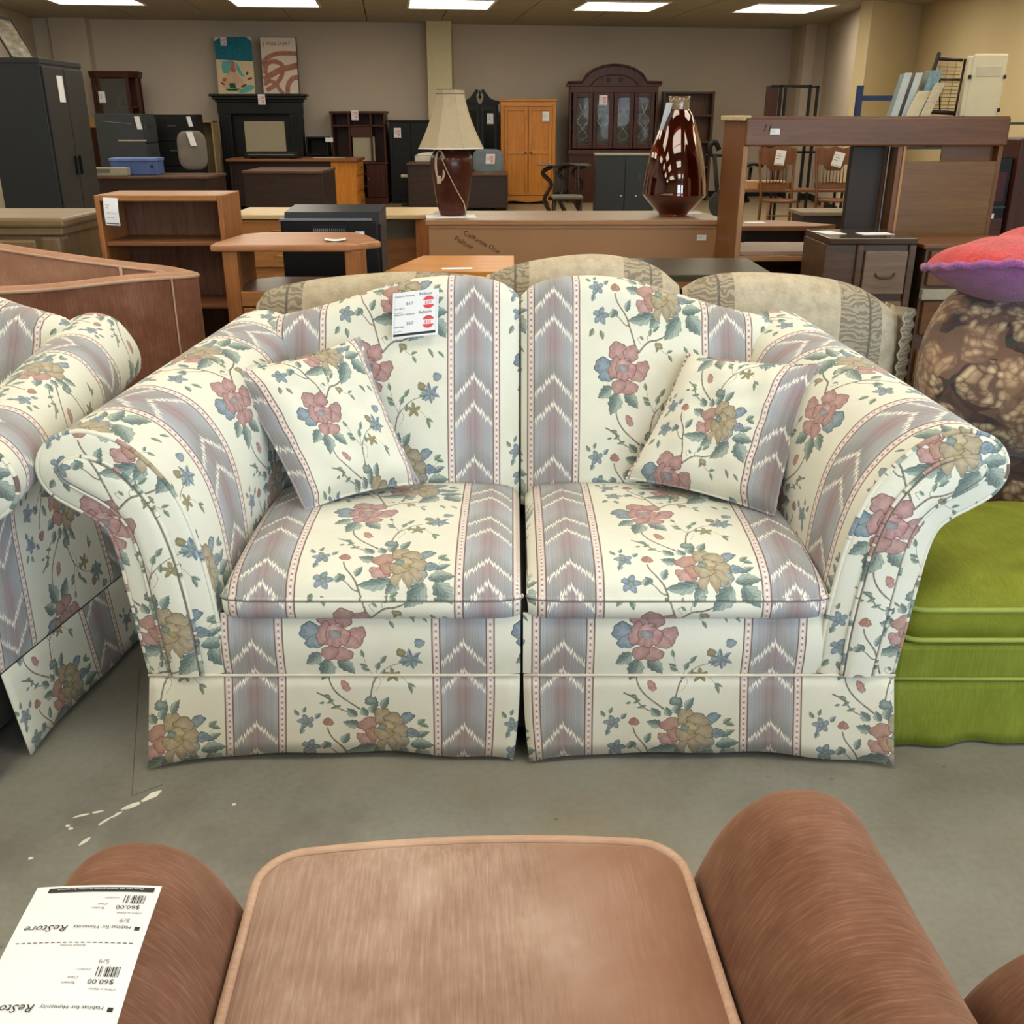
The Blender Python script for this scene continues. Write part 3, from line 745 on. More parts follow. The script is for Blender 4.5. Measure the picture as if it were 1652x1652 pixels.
# ------------------------------------------------------------------ cushions as rounded boxes
def rrect(x0, x1, y0, y1, r, n=6):
    P = []
    for cx, cy, a0 in ((x1 - r, y1 - r, 0), (x0 + r, y1 - r, pi / 2), (x0 + r, y0 + r, pi), (x1 - r, y0 + r, 1.5 * pi)):
        for k in range(n + 1): a = a0 + pi / 2 * k / n; P.append((cx + r * cos(a), cy + r * sin(a)))
    out = []
    for i, p in enumerate(P):
        q = P[(i + 1) % len(P)]; d = math.dist(p, q); k = max(1, int(d / .05))
        out += [(p[0] + (q[0] - p[0]) * t / k, p[1] + (q[1] - p[1]) * t / k) for t in range(k)]
    return out
def box_cushion(name, mat, parent, x0, x1, y0, y1, z0, z1, crown=.03, r=.05, welt=.006, weltmat=None, shape=None):
    O = rrect(x0, x1, y0, y1, r)
    if shape: O = [shape(*p) for p in O]
    n = len(O); cx = sum(p[0] for p in O) / n; cy = sum(p[1] for p in O) / n
    m = M(); rings = []
    for t in (.0, .25, .5, .75, .9, 1):
        k = 1 - (1 - t) * .97
    for s_, z in ((.02, z0), (.9, z0), (1, z0), (1.012, (z0 + z1) / 2), (1, z1), (.97, z1 + crown * .30), (.9, z1 + crown * .6), (.75, z1 + crown * .85), (.5, z1 + crown), (.25, z1 + crown), (.02, z1 + crown)):
        rings.append([(cx + (x - cx) * s_, cy + (y - cy) * s_, z + (.003 * sin(x * 31 + y * 17) if s_ < .95 and z > z1 else 0)) for x, y in O])
    b = 0
    for R_ in rings: m.v += R_
    for j in range(len(rings) - 1):
        for i in range(n): k = (i + 1) % n; m.face([j * n + i, j * n + k, (j + 1) * n + k, (j + 1) * n + i], smooth=True)
    m.face(list(range(n))[::-1]); m.face([(len(rings) - 1) * n + i for i in range(n)], smooth=True)
    o = m.build(name, mat, parent)
    if welt:
        for z in (z0 + .004, z1): M().tube([(x + (x - cx) * .006, y + (y - cy) * .006, z) for x, y in O], welt, 8, closed=True).build('welt', weltmat or mat, o)
    return o

# ------------------------------------------------------------------ brown velvet armchair in front
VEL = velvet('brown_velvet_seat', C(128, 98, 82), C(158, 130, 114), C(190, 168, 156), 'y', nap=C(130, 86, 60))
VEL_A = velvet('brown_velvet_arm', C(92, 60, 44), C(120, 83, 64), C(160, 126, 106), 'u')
VEL_W = velvet('brown_velvet_piping', C(160, 128, 108), C(184, 152, 130), C(204, 176, 154), 'x')
def armchair(label, loc, rz):
    T = thing('armchair', label, 'armchair', loc, rz)
    # base with front ears
    b = M()
    O = rrect(-.47, .47, -.46, .46, .05, 4)
    b.prism(O, lambda x, y: (x, y, .03), lambda x, y: (x * .985, y * .985, .34), smooth=False)
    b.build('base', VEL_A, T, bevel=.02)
    for sg in (-1, 1):
        zb = .05
        def fn(u, v, sg=sg):
            a = pi * u; c = cos(a); s = sin(a); ys = -.52; ye = .33 if sg < 0 else .36; R = .13
            if v < .8: y = ys + (ye - ys) * v / .8; k = 1
            else: q = (v - .8) / .2 * pi / 2; y = ye + R * sin(q); k = max(cos(q), .02) ** .55
            hw = .128 * (.84 + .16 * k) * (1 if k > .5 else k * 2) if k < 1 else .128
            flare = .015 * (y + .5); zt = (.585 if sg < 0 else .605) - .02 * (y - .2) ** 2
            zt = .16 + (zt - .16) * k if k < 1 else zt
            x = (.385 if sg < 0 else .438) + flare * .6 + hw * (abs(c) ** .80) * (1 if c > 0 else -1) * (1.0 + .16 * (1 - s))
            z = zb + (zt - zb) * (s ** .52)
            z += .0015 * sin(y * 60 + x * 20) * s
            return (sg * x, y, z)
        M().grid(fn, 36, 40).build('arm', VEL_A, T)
    def sh(x, y):
        k = (y + .5) / 1.0
        return (x * (1.02 - .02 * k), y + .025 * (1 - (x / .3) ** 2) * (1 if y > .3 else 0))
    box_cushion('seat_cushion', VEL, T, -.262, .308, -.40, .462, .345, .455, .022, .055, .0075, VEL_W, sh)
    # low back behind the viewer's feet
    def fb(u, v):
        a = pi * v; x = (-.27 + .54 * u); return (x, -.50 - .06 * cos(a), .30 + .42 * sin(a) ** .5)
    M().grid(fb, 14, 16).build('back', VEL, T)
    return T
ac = armchair('brown velvet armchair in front of the loveseat, paper ticket on its left arm', (-.052, .625, 0), radians(3.2))
ac2 = dup(ac, (1.02, .44, 0), radians(0), 'second brown velvet armchair, only an arm tip in the lower right corner')
# ticket draped over the arm
def drape_tag():
    w, h = .142, .208
    o = Vector((-.538, .880, .592)); A = Vector((.142, -.002, 0)).normalized(); B = Vector((.022, -.235, -.0)).normalized()
    def f(a, b, lift=0):
        # a from the left edge, b away from the black strip (towards the viewer); paper follows the arm crest
        p = o + A * a + B * b
        xr = (p.x + .440) / .15
        z = .594 - .012 * xr * xr + .004 * sin(b / h * pi)
        if p.x < -.54: z -= (-.54 - p.x) * .25
        return (p.x, p.y, z + lift)
    m = M(); n = 14
    for sd in (0, 1):
        b = len(m.v)
        for j in range(n + 1):
            for i in range(n + 1): m.v.append(f(w * i / n, h * j / n, -.0008 * sd))
        for j in range(n):
            for i in range(n): q = b + j * (n + 1) + i; m.face([q, q + 1, q + n + 2, q + n + 1], smooth=True)
    L = Vector((-.45, .80, 0)); base = (-.45, .78, .60)
    m.v = [(x - base[0], y - base[1], z - base[2]) for x, y, z in m.v]
    t = tag(m.build('price_tag', PAPER, loc=base), 'large white price ticket lying upside down on the brown armchair arm', 'price tag')
    g = lambda a, b, lift=0: tuple(Vector(f(a, b, lift)) - Vector(base))
    # printing reads from the far side: flip both directions
    def fl_(a, b, lift=0): return g(w - a * .93, b * .815, lift)      # a from the right edge, b from the far edge
    T_ = lambda s, a, b, size, p, **k: print_text(p, lambda x, y, l: fl_(x, y, l), s, a, b, size, **k)
    p = M(); print_rect(p, fl_, .007, w - .006, .005, .014, .0006, 12)
    for off in (.0, .125):
        for k, x in enumerate((0, 2.0, 3.5, 5.5, 7, 9.5, 11, 13, 15.5, 19, 20.5, 24)):
            wd = (.8, .5, 1.2, .6, 1.4, .5, 1.1, 1.6, .6, .5, 1.2, 1.0)[k]; print_rect(p, fl_, .014 + x * .001, .014 + (x + wd) * .001, .021 + off, .037 + off, .0006)
        T_('$60.00', .016, .041 + off, .0105, p); T_('ReStore', .090, .078 + off, .0155, p, shear=.3)
        T_('Habitat for Humanity', .018, .079 + off, .0078, p)
        T_('Chairs in Velvet', .012, .054 + off, .0045, p); T_('Brown', .058, .045 + off, .0055, p); T_('Chair', .056, .037 + off, .0055, p)
        print_rect(p, fl_, .008, .014, .080 + off, .086 + off, .0006)
    for k in range(20):
        print_rect(p, fl_, .010 + k * .0068, .0142 + k * .0068, .1075, .1088, .0006)
    T_('Bottom Portion', .062, .112, .0045, p)
    p.build('print', INK, t)
    p = M(); T_('5/9', .022, .066, .010, p); T_('5/9', .028, .135, .010, p); T_('00008431', .045, .025, .0045, p); T_('00008431', .045, .150, .0045, p); p.build('print', GREYINK, t)
    p = M(); T_('Please take this bottom portion to cashier for payment', .020, .0075, .0047, p, lift=.0012); p.build('print', PAPER, t)
drape_tag()

# ------------------------------------------------------------------ green sofa, dark floral sofa and fluffy pillow on the right
GREEN = velvet('green_velvet', C(98, 108, 30), C(116, 126, 42), C(138, 148, 62), 'z')
GREENT = velvet('green_velvet_seat', C(96, 102, 24), C(116, 122, 36), C(140, 146, 54), 'y')
GREENW = plain('green_welt', C(146, 156, 74), .8)
T = thing('sofa', 'olive green velvet sofa with piped seat, its corner beside the loveseat', 'sofa', (1.47, 2.02, 0))
def skg(u, v):
    x = -.575 + 1.15 * u; z = .172 * (1 - v) + .008 * v
    return (x - .0 * v, -.012 - .022 * v - .010 * sin(u * 23) * v - .006 * sin(u * 51 + 2) * v, z)
m = M().grid(skg, 60, 6); m.build('skirt', GREEN, T, solid=.003)
def skl(u, v): return (-.575 - .01 * v, -.012 + .74 * u, .172 * (1 - v) + .008 * v)
M().grid(lambda u, v: (-.575 - .01 * v, -.012 + .60 * u, .172 * (1 - v) + .008 * v), 14, 4).build('skirt', GREEN, T, solid=.003)
M().box(-.570, .570, -.008, .60, .02, .262).build('seat_base', GREEN, T, bevel=.012)
M().tube([(-.578, .60, .174), (-.578, -.014, .174), (.575, -.014, .174)], .005, 8).build('welt', GREENW, T)
box_cushion('seat_cushion', GREENT, T, -.565, .57, -.004, .62, .270, .352, .060, .05, .0065, GREENW)
def tapestry():
    g = N('dark_floral_tapestry'); v = g.coord(); w = g.noise(v, 5, 3, .6); vv = g.n('ShaderNodeVectorMath', operation='ADD'); g.L.new(v, vv.inputs[0])
    sc = g.n('ShaderNodeVectorMath', operation='SCALE'); nn = g.n('ShaderNodeTexNoise'); g.L.new(v, nn.inputs[0]); nn.inputs['Scale'].default_value = 9; g.L.new(nn.outputs[1], sc.inputs[0]); sc.inputs['Scale'].default_value = .10; g.L.new(sc.outputs[0], vv.inputs[1])
    a = g.n('ShaderNodeTexVoronoi'); g.L.new(vv.outputs[0], a.inputs[0]); a.inputs['Scale'].default_value = 8.5
    b = g.n('ShaderNodeTexVoronoi'); g.L.new(vv.outputs[0], b.inputs[0]); b.inputs['Scale'].default_value = 36
    e = g.n('ShaderNodeTexVoronoi', feature='DISTANCE_TO_EDGE'); g.L.new(vv.outputs[0], e.inputs[0]); e.inputs['Scale'].default_value = 36
    pet = g.ramp(b.outputs['Distance'], [(.1, C(206, 186, 150)), (.42, C(166, 140, 110)), (.66, C(104, 80, 66))])
    pet = g.mix(g.ramp(e.outputs['Distance'], [(.01, (.4, .4, .4, 1)), (.05, (0, 0, 0, 1))]), pet, C(70, 50, 44))
    bg = g.ramp(b.outputs['Color'], [(.3, C(52, 40, 38)), (.6, C(74, 52, 48)), (.85, C(52, 56, 46))])
    c = g.mix(g.ramp(a.outputs['Distance'], [(.54, (1, 1, 1, 1)), (.62, (0, 0, 0, 1))]), bg, pet)
    c = g.mix(.35, c, g.mix(g.ramp(a.outputs['Color'], [(.4, (0, 0, 0, 1)), (.7, (1, 1, 1, 1))]), c, C(160, 120, 92)))
    g.bump(w, .2, .004); return g.out(c, .9, Sheen_Weight=.2)
TAP = tapestry()
T = thing('sofa', 'dark brown floral tapestry sofa with a fat rolled arm, behind the green sofa', 'sofa', (1.75, 2.90, 0), radians(-30))
def roll(cx, cz, r, x0, x1):
    def fn(u, v):
        L = x1 - x0; a = u * 2 * pi
        if v < .22: q = v / .22 * pi / 2; x = x0 + r * .42 * (1 - cos(q)); k = max(sin(q), .02)
        elif v > .78: q = (1 - v) / .22 * pi / 2; x = x1 - r * .42 * (1 - cos(q)); k = max(sin(q), .02)
        else: x = x0 + r * .42 + (L - .84 * r) * (v - .22) / .56; k = 1
        rr = r * k * (1 + .018 * sin(3 * a + x * 9))
        return (x, cx + rr * cos(a), cz + rr * sin(a) * .96)
    return fn
M().grid(roll(0, .655, .262, -.50, .72), 36, 44, closeu=True).build('rolled_arm', TAP, T)
M().box(-.36, .70, -.06, .20, .03, .68).build('arm_body', TAP, T, bevel=.04)
M().box(-.30, .70, .20, .80, .03, .42).build('seat_base', TAP, T, bevel=.03)
ring = [(-.452, .20 * cos(a_), .655 + .20 * sin(a_)) for a_ in [2 * pi * k / 30 for k in range(30)]]
M().tube(ring, .006, 6, closed=True).build('welt', TAP, T)
def shag(name, c1, c2):
    g = N(name); n1 = g.noise(g.coord(), 70, 4, .8); n2 = g.noise(g.coord(), 14, 3, .6); c = g.mix(.5, g.ramp(n1, [(.35, c1), (.65, c2)]), g.ramp(n2, [(.35, c1), (.65, c2)]))
    g.bump(n1, 1.0, .008); return g.out(c, .95, Sheen_Weight=.35)
RED = shag('red_fleece', C(176, 22, 30), C(226, 52, 54)); PUR = shag('purple_fleece', C(128, 58, 118), C(168, 92, 176))
def fluff(u, v, top):
    U = 2 * u - 1; V = 2 * v - 1; px = .33 * U * (1 - .22 * V * V); py = .27 * V * (1 - .22 * U * U)
    b = max((1 - U ** 2) * (1 - V ** 2), 0) ** .62
    seam = .016 * sin(U * 5 + .5)
    return (px, py, seam + (.125 * b + .004 * sin(60 * px) * b if top else -.085 * b))
# the red and the purple side with the wavy seam between
T = thing('fluffy_pillow', 'fluffy pillow, red above and purple below, lying on the dark floral arm', 'pillow', (1.545, 2.90, 1.002), radians(6)); T.rotation_euler = (radians(-9), radians(-2), radians(6))
n1 = M().grid(lambda u, v: fluff(u, v, True), 44, 44); n1.build('top_cover', RED, T)
n2 = M().grid(lambda u, v: fluff(u, v, False), 44, 44, flip=True); n2.build('bottom_cover', PUR, T)
e = []
for k in range(160):
    s, t = divmod(k, 40); t /= 40; u, v = ((t, 0), (1, t), (1 - t, 1), (0, 1 - t))[s]; p = fluff(u, v, True); e.append((p[0] * 1.01, p[1] * 1.01, p[2] + .003 * sin(k * .9)))
M().tube(e, .010, 8, closed=True).build('seam_edge', PUR, T)

# ------------------------------------------------------------------ beige sofa seen from behind
def beige_mat(stripe=True):
    g = N('beige_striped_upholstery' if stripe else 'grey_outside_back'); v = g.coord(); n1 = g.noise(v, 26, 3, .6); f = g.noise(g.coord(scale=(70, 8, 70)), 3, 3, .6)
    base = g.ramp(n1, [(.35, C(170, 156, 132)), (.65, C(190, 178, 154))]) if stripe else g.ramp(n1, [(.35, C(140, 138, 134)), (.65, C(158, 156, 152))])
    if stripe:
        uvn = g.n('ShaderNodeUVMap'); sp = g.n('ShaderNodeSeparateXYZ'); g.L.new(uvn.outputs[0], sp.inputs[0]); fx = sp.outputs[0]
        band = g.math('ADD', g.math('LESS_THAN', g.math('ABSOLUTE', g.math('SUBTRACT', fx, .12)), .10), g.math('LESS_THAN', g.math('ABSOLUTE', g.math('SUBTRACT', fx, .80)), .10)); mid = g.math('ADD', g.math('LESS_THAN', g.math('ABSOLUTE', g.math('SUBTRACT', fx, .15)), .006), g.math('LESS_THAN', g.math('ABSOLUTE', g.math('SUBTRACT', fx, .84)), .006))
        wv = g.n('ShaderNodeTexWave', wave_type='RINGS'); g.L.new(v, wv.inputs[0]); wv.inputs['Scale'].default_value = 20; wv.inputs['Distortion'].default_value = 14; wv.inputs['Detail'].default_value = 2
        pat = g.ramp(wv.outputs[0], [(.3, C(120, 110, 94)), (.6, C(158, 146, 124))])
        base = g.mix(band, base, pat); base = g.mix(mid, base, C(92, 86, 78))
    c = g.mix(.12, base, g.ramp(f, [(.4, C(120, 108, 90)), (.6, C(200, 188, 164))])); g.bump(f, .2, .001)
    return g.out(c, .9)
BEI = beige_mat(); BEIG = beige_mat(False)
T = thing('sofa', 'beige sofa with three puffy striped back cushions, turned away behind the loveseat', 'sofa', (.22, 3.10, 0))
hump = [((-1.02, .86), (-.98, .90), (-.82, .935), (-.6, .955), (-.45, .955), (-.30, .94)),
        ((-.30, .945), (-.18, .985), (-.02, 1.008), (.10, 1.005), (.22, .975), (.30, .915)),
        ((.31, .905), (.38, .94), (.50, .955), (.70, .945), (.86, .91), (.99, .83))]
for hp in hump:
    x0, x1 = hp[0][0], hp[-1][0]
    def fh(u, v, hp=hp, x0=x0, x1=x1):
        x = x0 + (x1 - x0) * u; zt = lerp_table(catmull(list(hp), 5), x); S = 2 * u - 1; a = v * 2 * pi; e = 1 - abs(S) ** 8
        r = .105 * (.45 + .55 * e); h = .16
        z = zt - h + h * sin(a) * (1 if sin(a) > 0 else 1.0); y = .02 - r * cos(a) * (abs(cos(a)) ** -.25 if abs(cos(a)) > .05 else 1)
        return (x, y, z)
    M().grid(fh, 26, 24, closeu=False).build('back_cushion', BEI, T)
M().box(-.98, .955, -.050, .08, .04, .79).build('outside_back', BEIG, T, bevel=.02)
def ga(u, v):
    z = .30 + .55 * v; y = -.06 + .16 * u; return (.985 + .05 * sin(pi * min(u * 2, 1)) + .005 * sin(v * 90 + 2 * sin(u * 5)), y, z)
M().grid(ga, 14, 60).build('gathered_side', BEI, T)
M().box(-.98, .90, .08, .80, .04, .42).build('seat_base', BEIG, T, bevel=.02)
for sg in (-1, 1):
    M().tube([(sg * .86, .09, .56), (sg * .86, .80, .56)], .10, 16).build('arm', BEI, T)

# ------------------------------------------------------------------ brown velvet barrel sofa, seen from outside
VB = velvet('brown_velvet_outside', C(104, 66, 48), C(126, 84, 64), C(162, 124, 102), 'z')
VBI = velvet('brown_velvet_inside', C(146, 108, 84), C(166, 126, 102), C(194, 158, 132), 'z')
T = thing('sofa', 'brown velvet barrel sofa with channel tufting, turned sideways at the left', 'sofa', (-1.6, 3.6, 0))
plan = [(-1.1, .02), (-.6, -.02), (-.2, .0), (.10, .05), (.26, .13), (.345, .24), (.36, .36), (.30, .47), (.18, .55), (-.1, .60), (-.5, .64), (-1.1, .68)]
PL = catmull(plan, 8); LL_ = arclen(PL); LT = LL_[-1]
def rimz(s): return .812 + .19 * (max(0, (s - .52) / .48)) ** 1.6 + .03 * math.exp(-((s - .42) / .09) ** 2)
def shell(u, v, off=0):
    i = int(round(u * (len(PL) - 1))); x, y = PL[i]; a = PL[max(i - 1, 0)]; b = PL[min(i + 1, len(PL) - 1)]; tx, ty = b[0] - a[0], b[1] - a[1]; l = math.hypot(tx, ty)
    s = LL_[i] / LT; return (x - off * ty / l, y + off * tx / l, (rimz(s) - .0) * v + .05 * (1 - v))
o1 = M().grid(lambda u, v: shell(u, v), len(PL) - 1, 8).build('outer_shell', VB, T)
def inner(u, v):
    s = u; tuft = .018 * abs(sin(u * 26)) ** .6
    p = shell(u, 1 - v * .55, .085 - tuft * min(1, v * 3) * 1.0); return p
o2 = M().grid(inner, len(PL) - 1, 8).build('inner_padding', VBI, T)
rp = [shell(i / (len(PL) - 1), 1) for i in range(len(PL))]; ip = [shell(i / (len(PL) - 1), 1, .085) for i in range(len(PL))]
def rim(u, v):
    i = int(round(u * (len(PL) - 1))); a = Vector(rp[i]); b = Vector(ip[i]); p = a.lerp(b, v); p.z += .018 * sin(pi * v); return tuple(p)
M().grid(rim, len(PL) - 1, 6).build('top_rim', VBI, T)
M().tube(rp, .007, 6).build('piping', VEL_W, T); M().tube(ip, .006, 6).build('piping', VEL_W, T)
sm = [shell(.405, v, -.004) for v in (0, .3, .6, 1)]; M().tube(sm, .0035, 6).build('back_seam', VEL_W, T)
for q in (.60, .66, .72, .78):
    M().tube([shell(q + .012 * t, 1 - .5 * t, .092) for t in (0, .3, .6, 1)], .007, 6).build('channel_piping', VEL_W, T)
M().box(-1.1, .22, .12, .56, .04, .44).build('seat', VBI, T, bevel=.03)

# ================================================================== furniture behind
WAL = wood('walnut_veneer', C(104, 66, 44), C(140, 94, 64)); WALZ = wood('walnut_veneer_upright', C(88, 54, 38), C(136, 96, 74), axis='z')
OAK = wood('golden_oak', C(134, 86, 46), C(168, 116, 70)); OAKZ = wood('golden_oak_upright', C(128, 78, 40), C(164, 108, 62), axis='z')
HON = wood('honey_pine', C(166, 98, 30), C(204, 136, 54), axis='z'); HONX = wood('honey_pine_flat', C(170, 104, 38), C(206, 142, 66))
OLV = wood('brown_limed_wood', C(104, 84, 58), C(134, 112, 80)); OLVZ = wood('brown_limed_wood_upright', C(98, 80, 56), C(128, 106, 76), axis='z')
TAN = plain('tan_laminate', C(158, 118, 82), .5, .05, 3); TANT = wood('tan_desk_edge', C(146, 102, 66), C(170, 126, 86))
LOAK = wood('pale_oak', C(176, 148, 104), C(204, 178, 134))
MAH = wood('mahogany', C(44, 18, 10), C(78, 36, 20), axis='z', rough=.4); MAHX = wood('mahogany_rail', C(48, 20, 12), C(84, 40, 22), rough=.4)
ESP = wood('espresso_laminate', C(40, 29, 27), C(58, 43, 40)); ESPT = wood('espresso_top', C(78, 56, 46), C(104, 78, 64))
BRD = wood('brown_desk_top', C(112, 72, 46), C(142, 96, 64))
BLK = plain('black_paint', C(11, 11, 12), .5); BLKM = plain('black_metal', C(13, 12, 13), .45)
GRYM = plain('grey_steel', C(56, 60, 64), .5, .06, 3); GRYD = plain('dark_grey_steel', C(34, 37, 39), .5, .06, 3)
CHR = plain('chrome_pull', C(190, 190, 188), .25, .02, Metallic=.9); BRS = plain('brass_pull', C(170, 140, 80), .35, .05, Metallic=.8)
GRYF = plain('grey_fabric', C(112, 106, 98), .9); BLUF = plain('grey_blue_fabric', C(108, 120, 126), .9)
PLY = wood('plywood_back', C(94, 62, 29), C(120, 84, 44)); UNW = wood('shelf_unit_wood', C(82, 46, 17), C(110, 68, 31)); UNZ = wood('shelf_unit_side', C(92, 56, 26), C(122, 78, 42), axis='z')
def bx(p, name, mat, x0, x1, y0, y1, z0, z1, bev=.004, rot=None): return M().box(x0, x1, y0, y1, z0, z1, rot=rot).build(name, mat, p, bevel=bev)
def knob(p, mat, x, y, z, r=.014, name='knob'):
    return M().tube([(x, y + .004, z), (x, y - .014, z), (x, y - .018, z), (x, y - .03, z)], [r * .5, r * .5, r, r * .7], 10).build(name, mat, p)
def pull(p, mat, x, y, z, w=.10, name='handle'):
    return M().tube([(x - w / 2, y + .002, z), (x - w / 2, y - .022, z), (x + w / 2, y - .022, z), (x + w / 2, y + .002, z)], .005, 6).build(name, mat, p)

# -- walnut bookcase with a long ticket
T = thing('bookcase', 'open walnut bookcase with a long ticket hanging from its top edge', 'bookcase', (-1.53, 4.45, 0))
for x in (-.275, .255): bx(T, 'side_panel', OAKZ, x, x + .022, 0, .30, 0, 1.09)
bx(T, 'top', OAK, -.253, .255, 0, .30, 1.065, 1.09); bx(T, 'back_panel', WALZ, -.253, .255, .285, .297, .05, 1.065)
for z in (.60, .875, .30, .05): bx(T, 'shelf', WAL, -.253, .255, .012, .285, z, z + .02)
w, h = .062, .115
def longtag():
    f = sheet_map((0, 0, 0), (1, .02, -.06), (.03, .0, 1), w, h, bend=lambda a, b: .006 * sin(b * pi) ); m = M(); sheet(m, f, w, h, 6)
    t = tag(m.build('price_tag', PAPER, loc=(-1.762, 4.435, .968)), 'long white ticket hanging over the walnut bookcase top', 'price tag')
    p = M(); print_text(p, f, 'TEAK', .008, .082, .007); print_text(p, f, '$25', .008, .071, .008); print_text(p, f, 'Habitat  ReStore', .012, .050, .006); print_text(p, f, 'WALL UNIT', .008, .030, .006); print_rect(p, f, .004, w - .004, .006, .010); p.build('print', INK, t)
longtag()
# -- limed dresser at the far left
T = thing('dresser', 'brown limed wood dresser with moulded top at the left edge', 'dresser', (-2.45, 4.45, 0))
bx(T, 'top', OLV, -.60, .50, 0, .52, .955, .995, .012); bx(T, 'top_moulding', OLV, -.58, .48, .02, .50, .92, .955, .008); bx(T, 'body', OLVZ, -.56, .455, .045, .48, .08, .92)
for x in (-.56, .36): bx(T, 'corner_post', OLVZ, x, x + .10, .03, .13, 0, .92, .02)
for i, x in enumerate((-.45, -.04)):
    for z in (.68, .42, .14):
        d = bx(T, 'drawer_front', OLV, x, x + .39, .022, .05, z, z + .22, .01); M().box(x + .04, x + .35, .016, .03, z + .035, z + .185).build('raised_panel', OLV, d, bevel=.008)
# -- oak television stand
T = thing('television_stand', 'oak television stand with clipped corner top and open shelf', 'stand', (-.87, 4.02, 0))
top = [(-.33, 0), (.22, 0), (.335, .13), (.25, .36), (.17, .48), (-.22, .48), (-.30, .40), (-.335, .10)]
M().prism(top, lambda x, y: (x, y, .905), lambda x, y: (x, y, .932)).build('top', wood('oak_top_reddish', C(146, 96, 62), C(176, 124, 86)), T, bevel=.008)
for x in (-.29, .20): bx(T, 'leg', OAKZ, x, x + .06, .02, .07, 0, .905); bx(T, 'side_panel', OAKZ, x + .005, x + .03, .07, .42, .05, .905)
M().prism([(-.25, .03), (.22, .03), (.22, .36), (.14, .43), (-.18, .43), (-.25, .36)], lambda x, y: (x, y, .725), lambda x, y: (x, y, .745)).build('shelf', wood('oak_shelf_dark', C(104, 70, 48), C(132, 94, 68)), T)
bx(T, 'rail', OAK, -.23, .20, .02, .04, .685, .745)
for x in (-.228, -.012): d = bx(T, 'door', OAKZ, x, x + .212, .022, .042, .12, .68); [M().box(x + .02 + k * .045, x + .062 + k * .045, .016, .03, .15, .65).build('door_board', OAKZ, d, bevel=.003) for k in range(4)]
bx(T, 'bottom_rail', OAK, -.23, .20, .02, .04, .05, .115)
t = M(); f = sheet_map((0, 0, 0), (1, .1, 0), (-.15, 1, .0), .085, .07, bend=lambda a, b: .006 * (a - .5) ** 2 * 4 + .002, nrm=(0, 0, 1)); sheet(t, f, .085, .07, 6)
t = tag(t.build('price_tag', PAPER, loc=(-.76, 4.12, .933)), 'white paper ticket lying on the oak television stand', 'price tag')
# -- black rear projection television
T = thing('television', 'black boxy television turned backwards, behind the oak stand', 'television', (-.865, 4.85, 0))
bx(T, 'rear_housing', BLK, -.235, .225, .0, .06, .42, .945, .006)
M().prism([(-.0, .93), (.02, .985), (.28, 1.0), (.30, .42), (.05, .42), (.05, .93)], lambda y, z: (-.215, y, z), lambda y, z: (.235, y, z)).build('top_housing', plain('dark_navy_plastic', C(22, 28, 40), .35), T)
bx(T, 'ledge', plain('grey_plastic_edge', C(110, 116, 122), .4), -.24, .20, -.006, .03, .945, .957, .003); bx(T, 'cabinet_base', BLK, -.23, .22, .02, .32, 0, .42)
bx(T, 'vent_panel', plain('navy_recess', C(14, 18, 28), .6), -.09, .085, -.008, .004, .885, .925, .002)
for k in range(16): M().box(-.078 + k * .0095, -.074 + k * .0095, -.011, -.006, .898, .912).build('vent_slot', GREYINK, T)
small_tag('small white label on the back of the black television', (-.745, 4.838, .873), (1, 0, 0), (0, 0, 1), .044, .026, 0)
# -- pale oak desk
T = thing('desk', 'pale oak desk with slab ends, left of the table lamp', 'desk', (-1.2, 7.0, 0))
M().prism([(-.75, 0), (.56, 0), (.68, .10), (.68, .62), (-.75, .62)], lambda x, y: (x, y, .755), lambda x, y: (x, y, .785)).build('top', LOAK, T, bevel=.006)
bx(T, 'end_panel', OAKZ, -.72, -.69, .03, .60, 0, .755); bx(T, 'end_panel', OAKZ, .535, .63, .03, .60, 0, .755); bx(T, 'modesty_panel', OAK, -.10, .535, .30, .32, .30, .60)
bx(T, 'pedestal', OAK, -.69, -.10, .04, .60, .04, .755)
for z in (.60, .43, .12): d = bx(T, 'drawer', OAK, -.68, -.11, .02, .045, z, z + .15, .006); pull(d, BRS, -.40, .02, z + .08)
bx(T, 'inner_board', plain('grey_board', C(150, 148, 132), .8), .02, .50, .45, .47, .28, .72)
# -- long tan desk under lamp and vase
T = thing('desk', 'long tan desk back with lamp and vase on it, faint writing on its panel', 'desk', (.37, 5.98, 0))
M().prism([(-.88, .01), (.90, .01), (.83, .62), (-.86, .62)], lambda x, y: (x, y, .815), lambda x, y: (x, y, .845)).build('top', wood('tan_desk_top', C(120, 98, 78), C(146, 122, 98)), T, bevel=.003)
bx(T, 'top_edge', TANT, -.875, .895, .0, .012, .818, .842, .002); bx(T, 'back_panel', TAN, -.86, .845, .02, .04, 0, .800, .002); bx(T, 'apron_strip', TANT, -.86, .845, .012, .03, .795, .815, .002)
for x in (-.86, .82): bx(T, 'end_panel', TANT, x, x + .026, .04, .58, 0, .815)
p = M(); f = sheet_map((-.660, .0185, .765), (1, 0, -.55), (.55, 0, 1), 1, 1, nrm=(0, -1, 0))
print_text(p, f, 'California One', 0, 0, .040); print_text(p, f, 'Palliser', -.03, -.055, .042); p.build('handwriting', plain('brown_marker', C(62, 38, 18), .8), T)
small_tag('small white sticker at the right end of the long tan desk', (1.09, 5.995, .727), (1, 0, 0), (0, 0, 1), .055, .033, 0)
def sheet_on(label, x, y, z, w, h, rz=0, cat='paper', name='paper_sheet'):
    m = M(); m.box(-w / 2, w / 2, -h / 2, h / 2, 0, .0015); o = tag(m.build(name, PAPER, loc=(x, y, z)), label, cat); o.rotation_euler = (0, 0, rz); return o
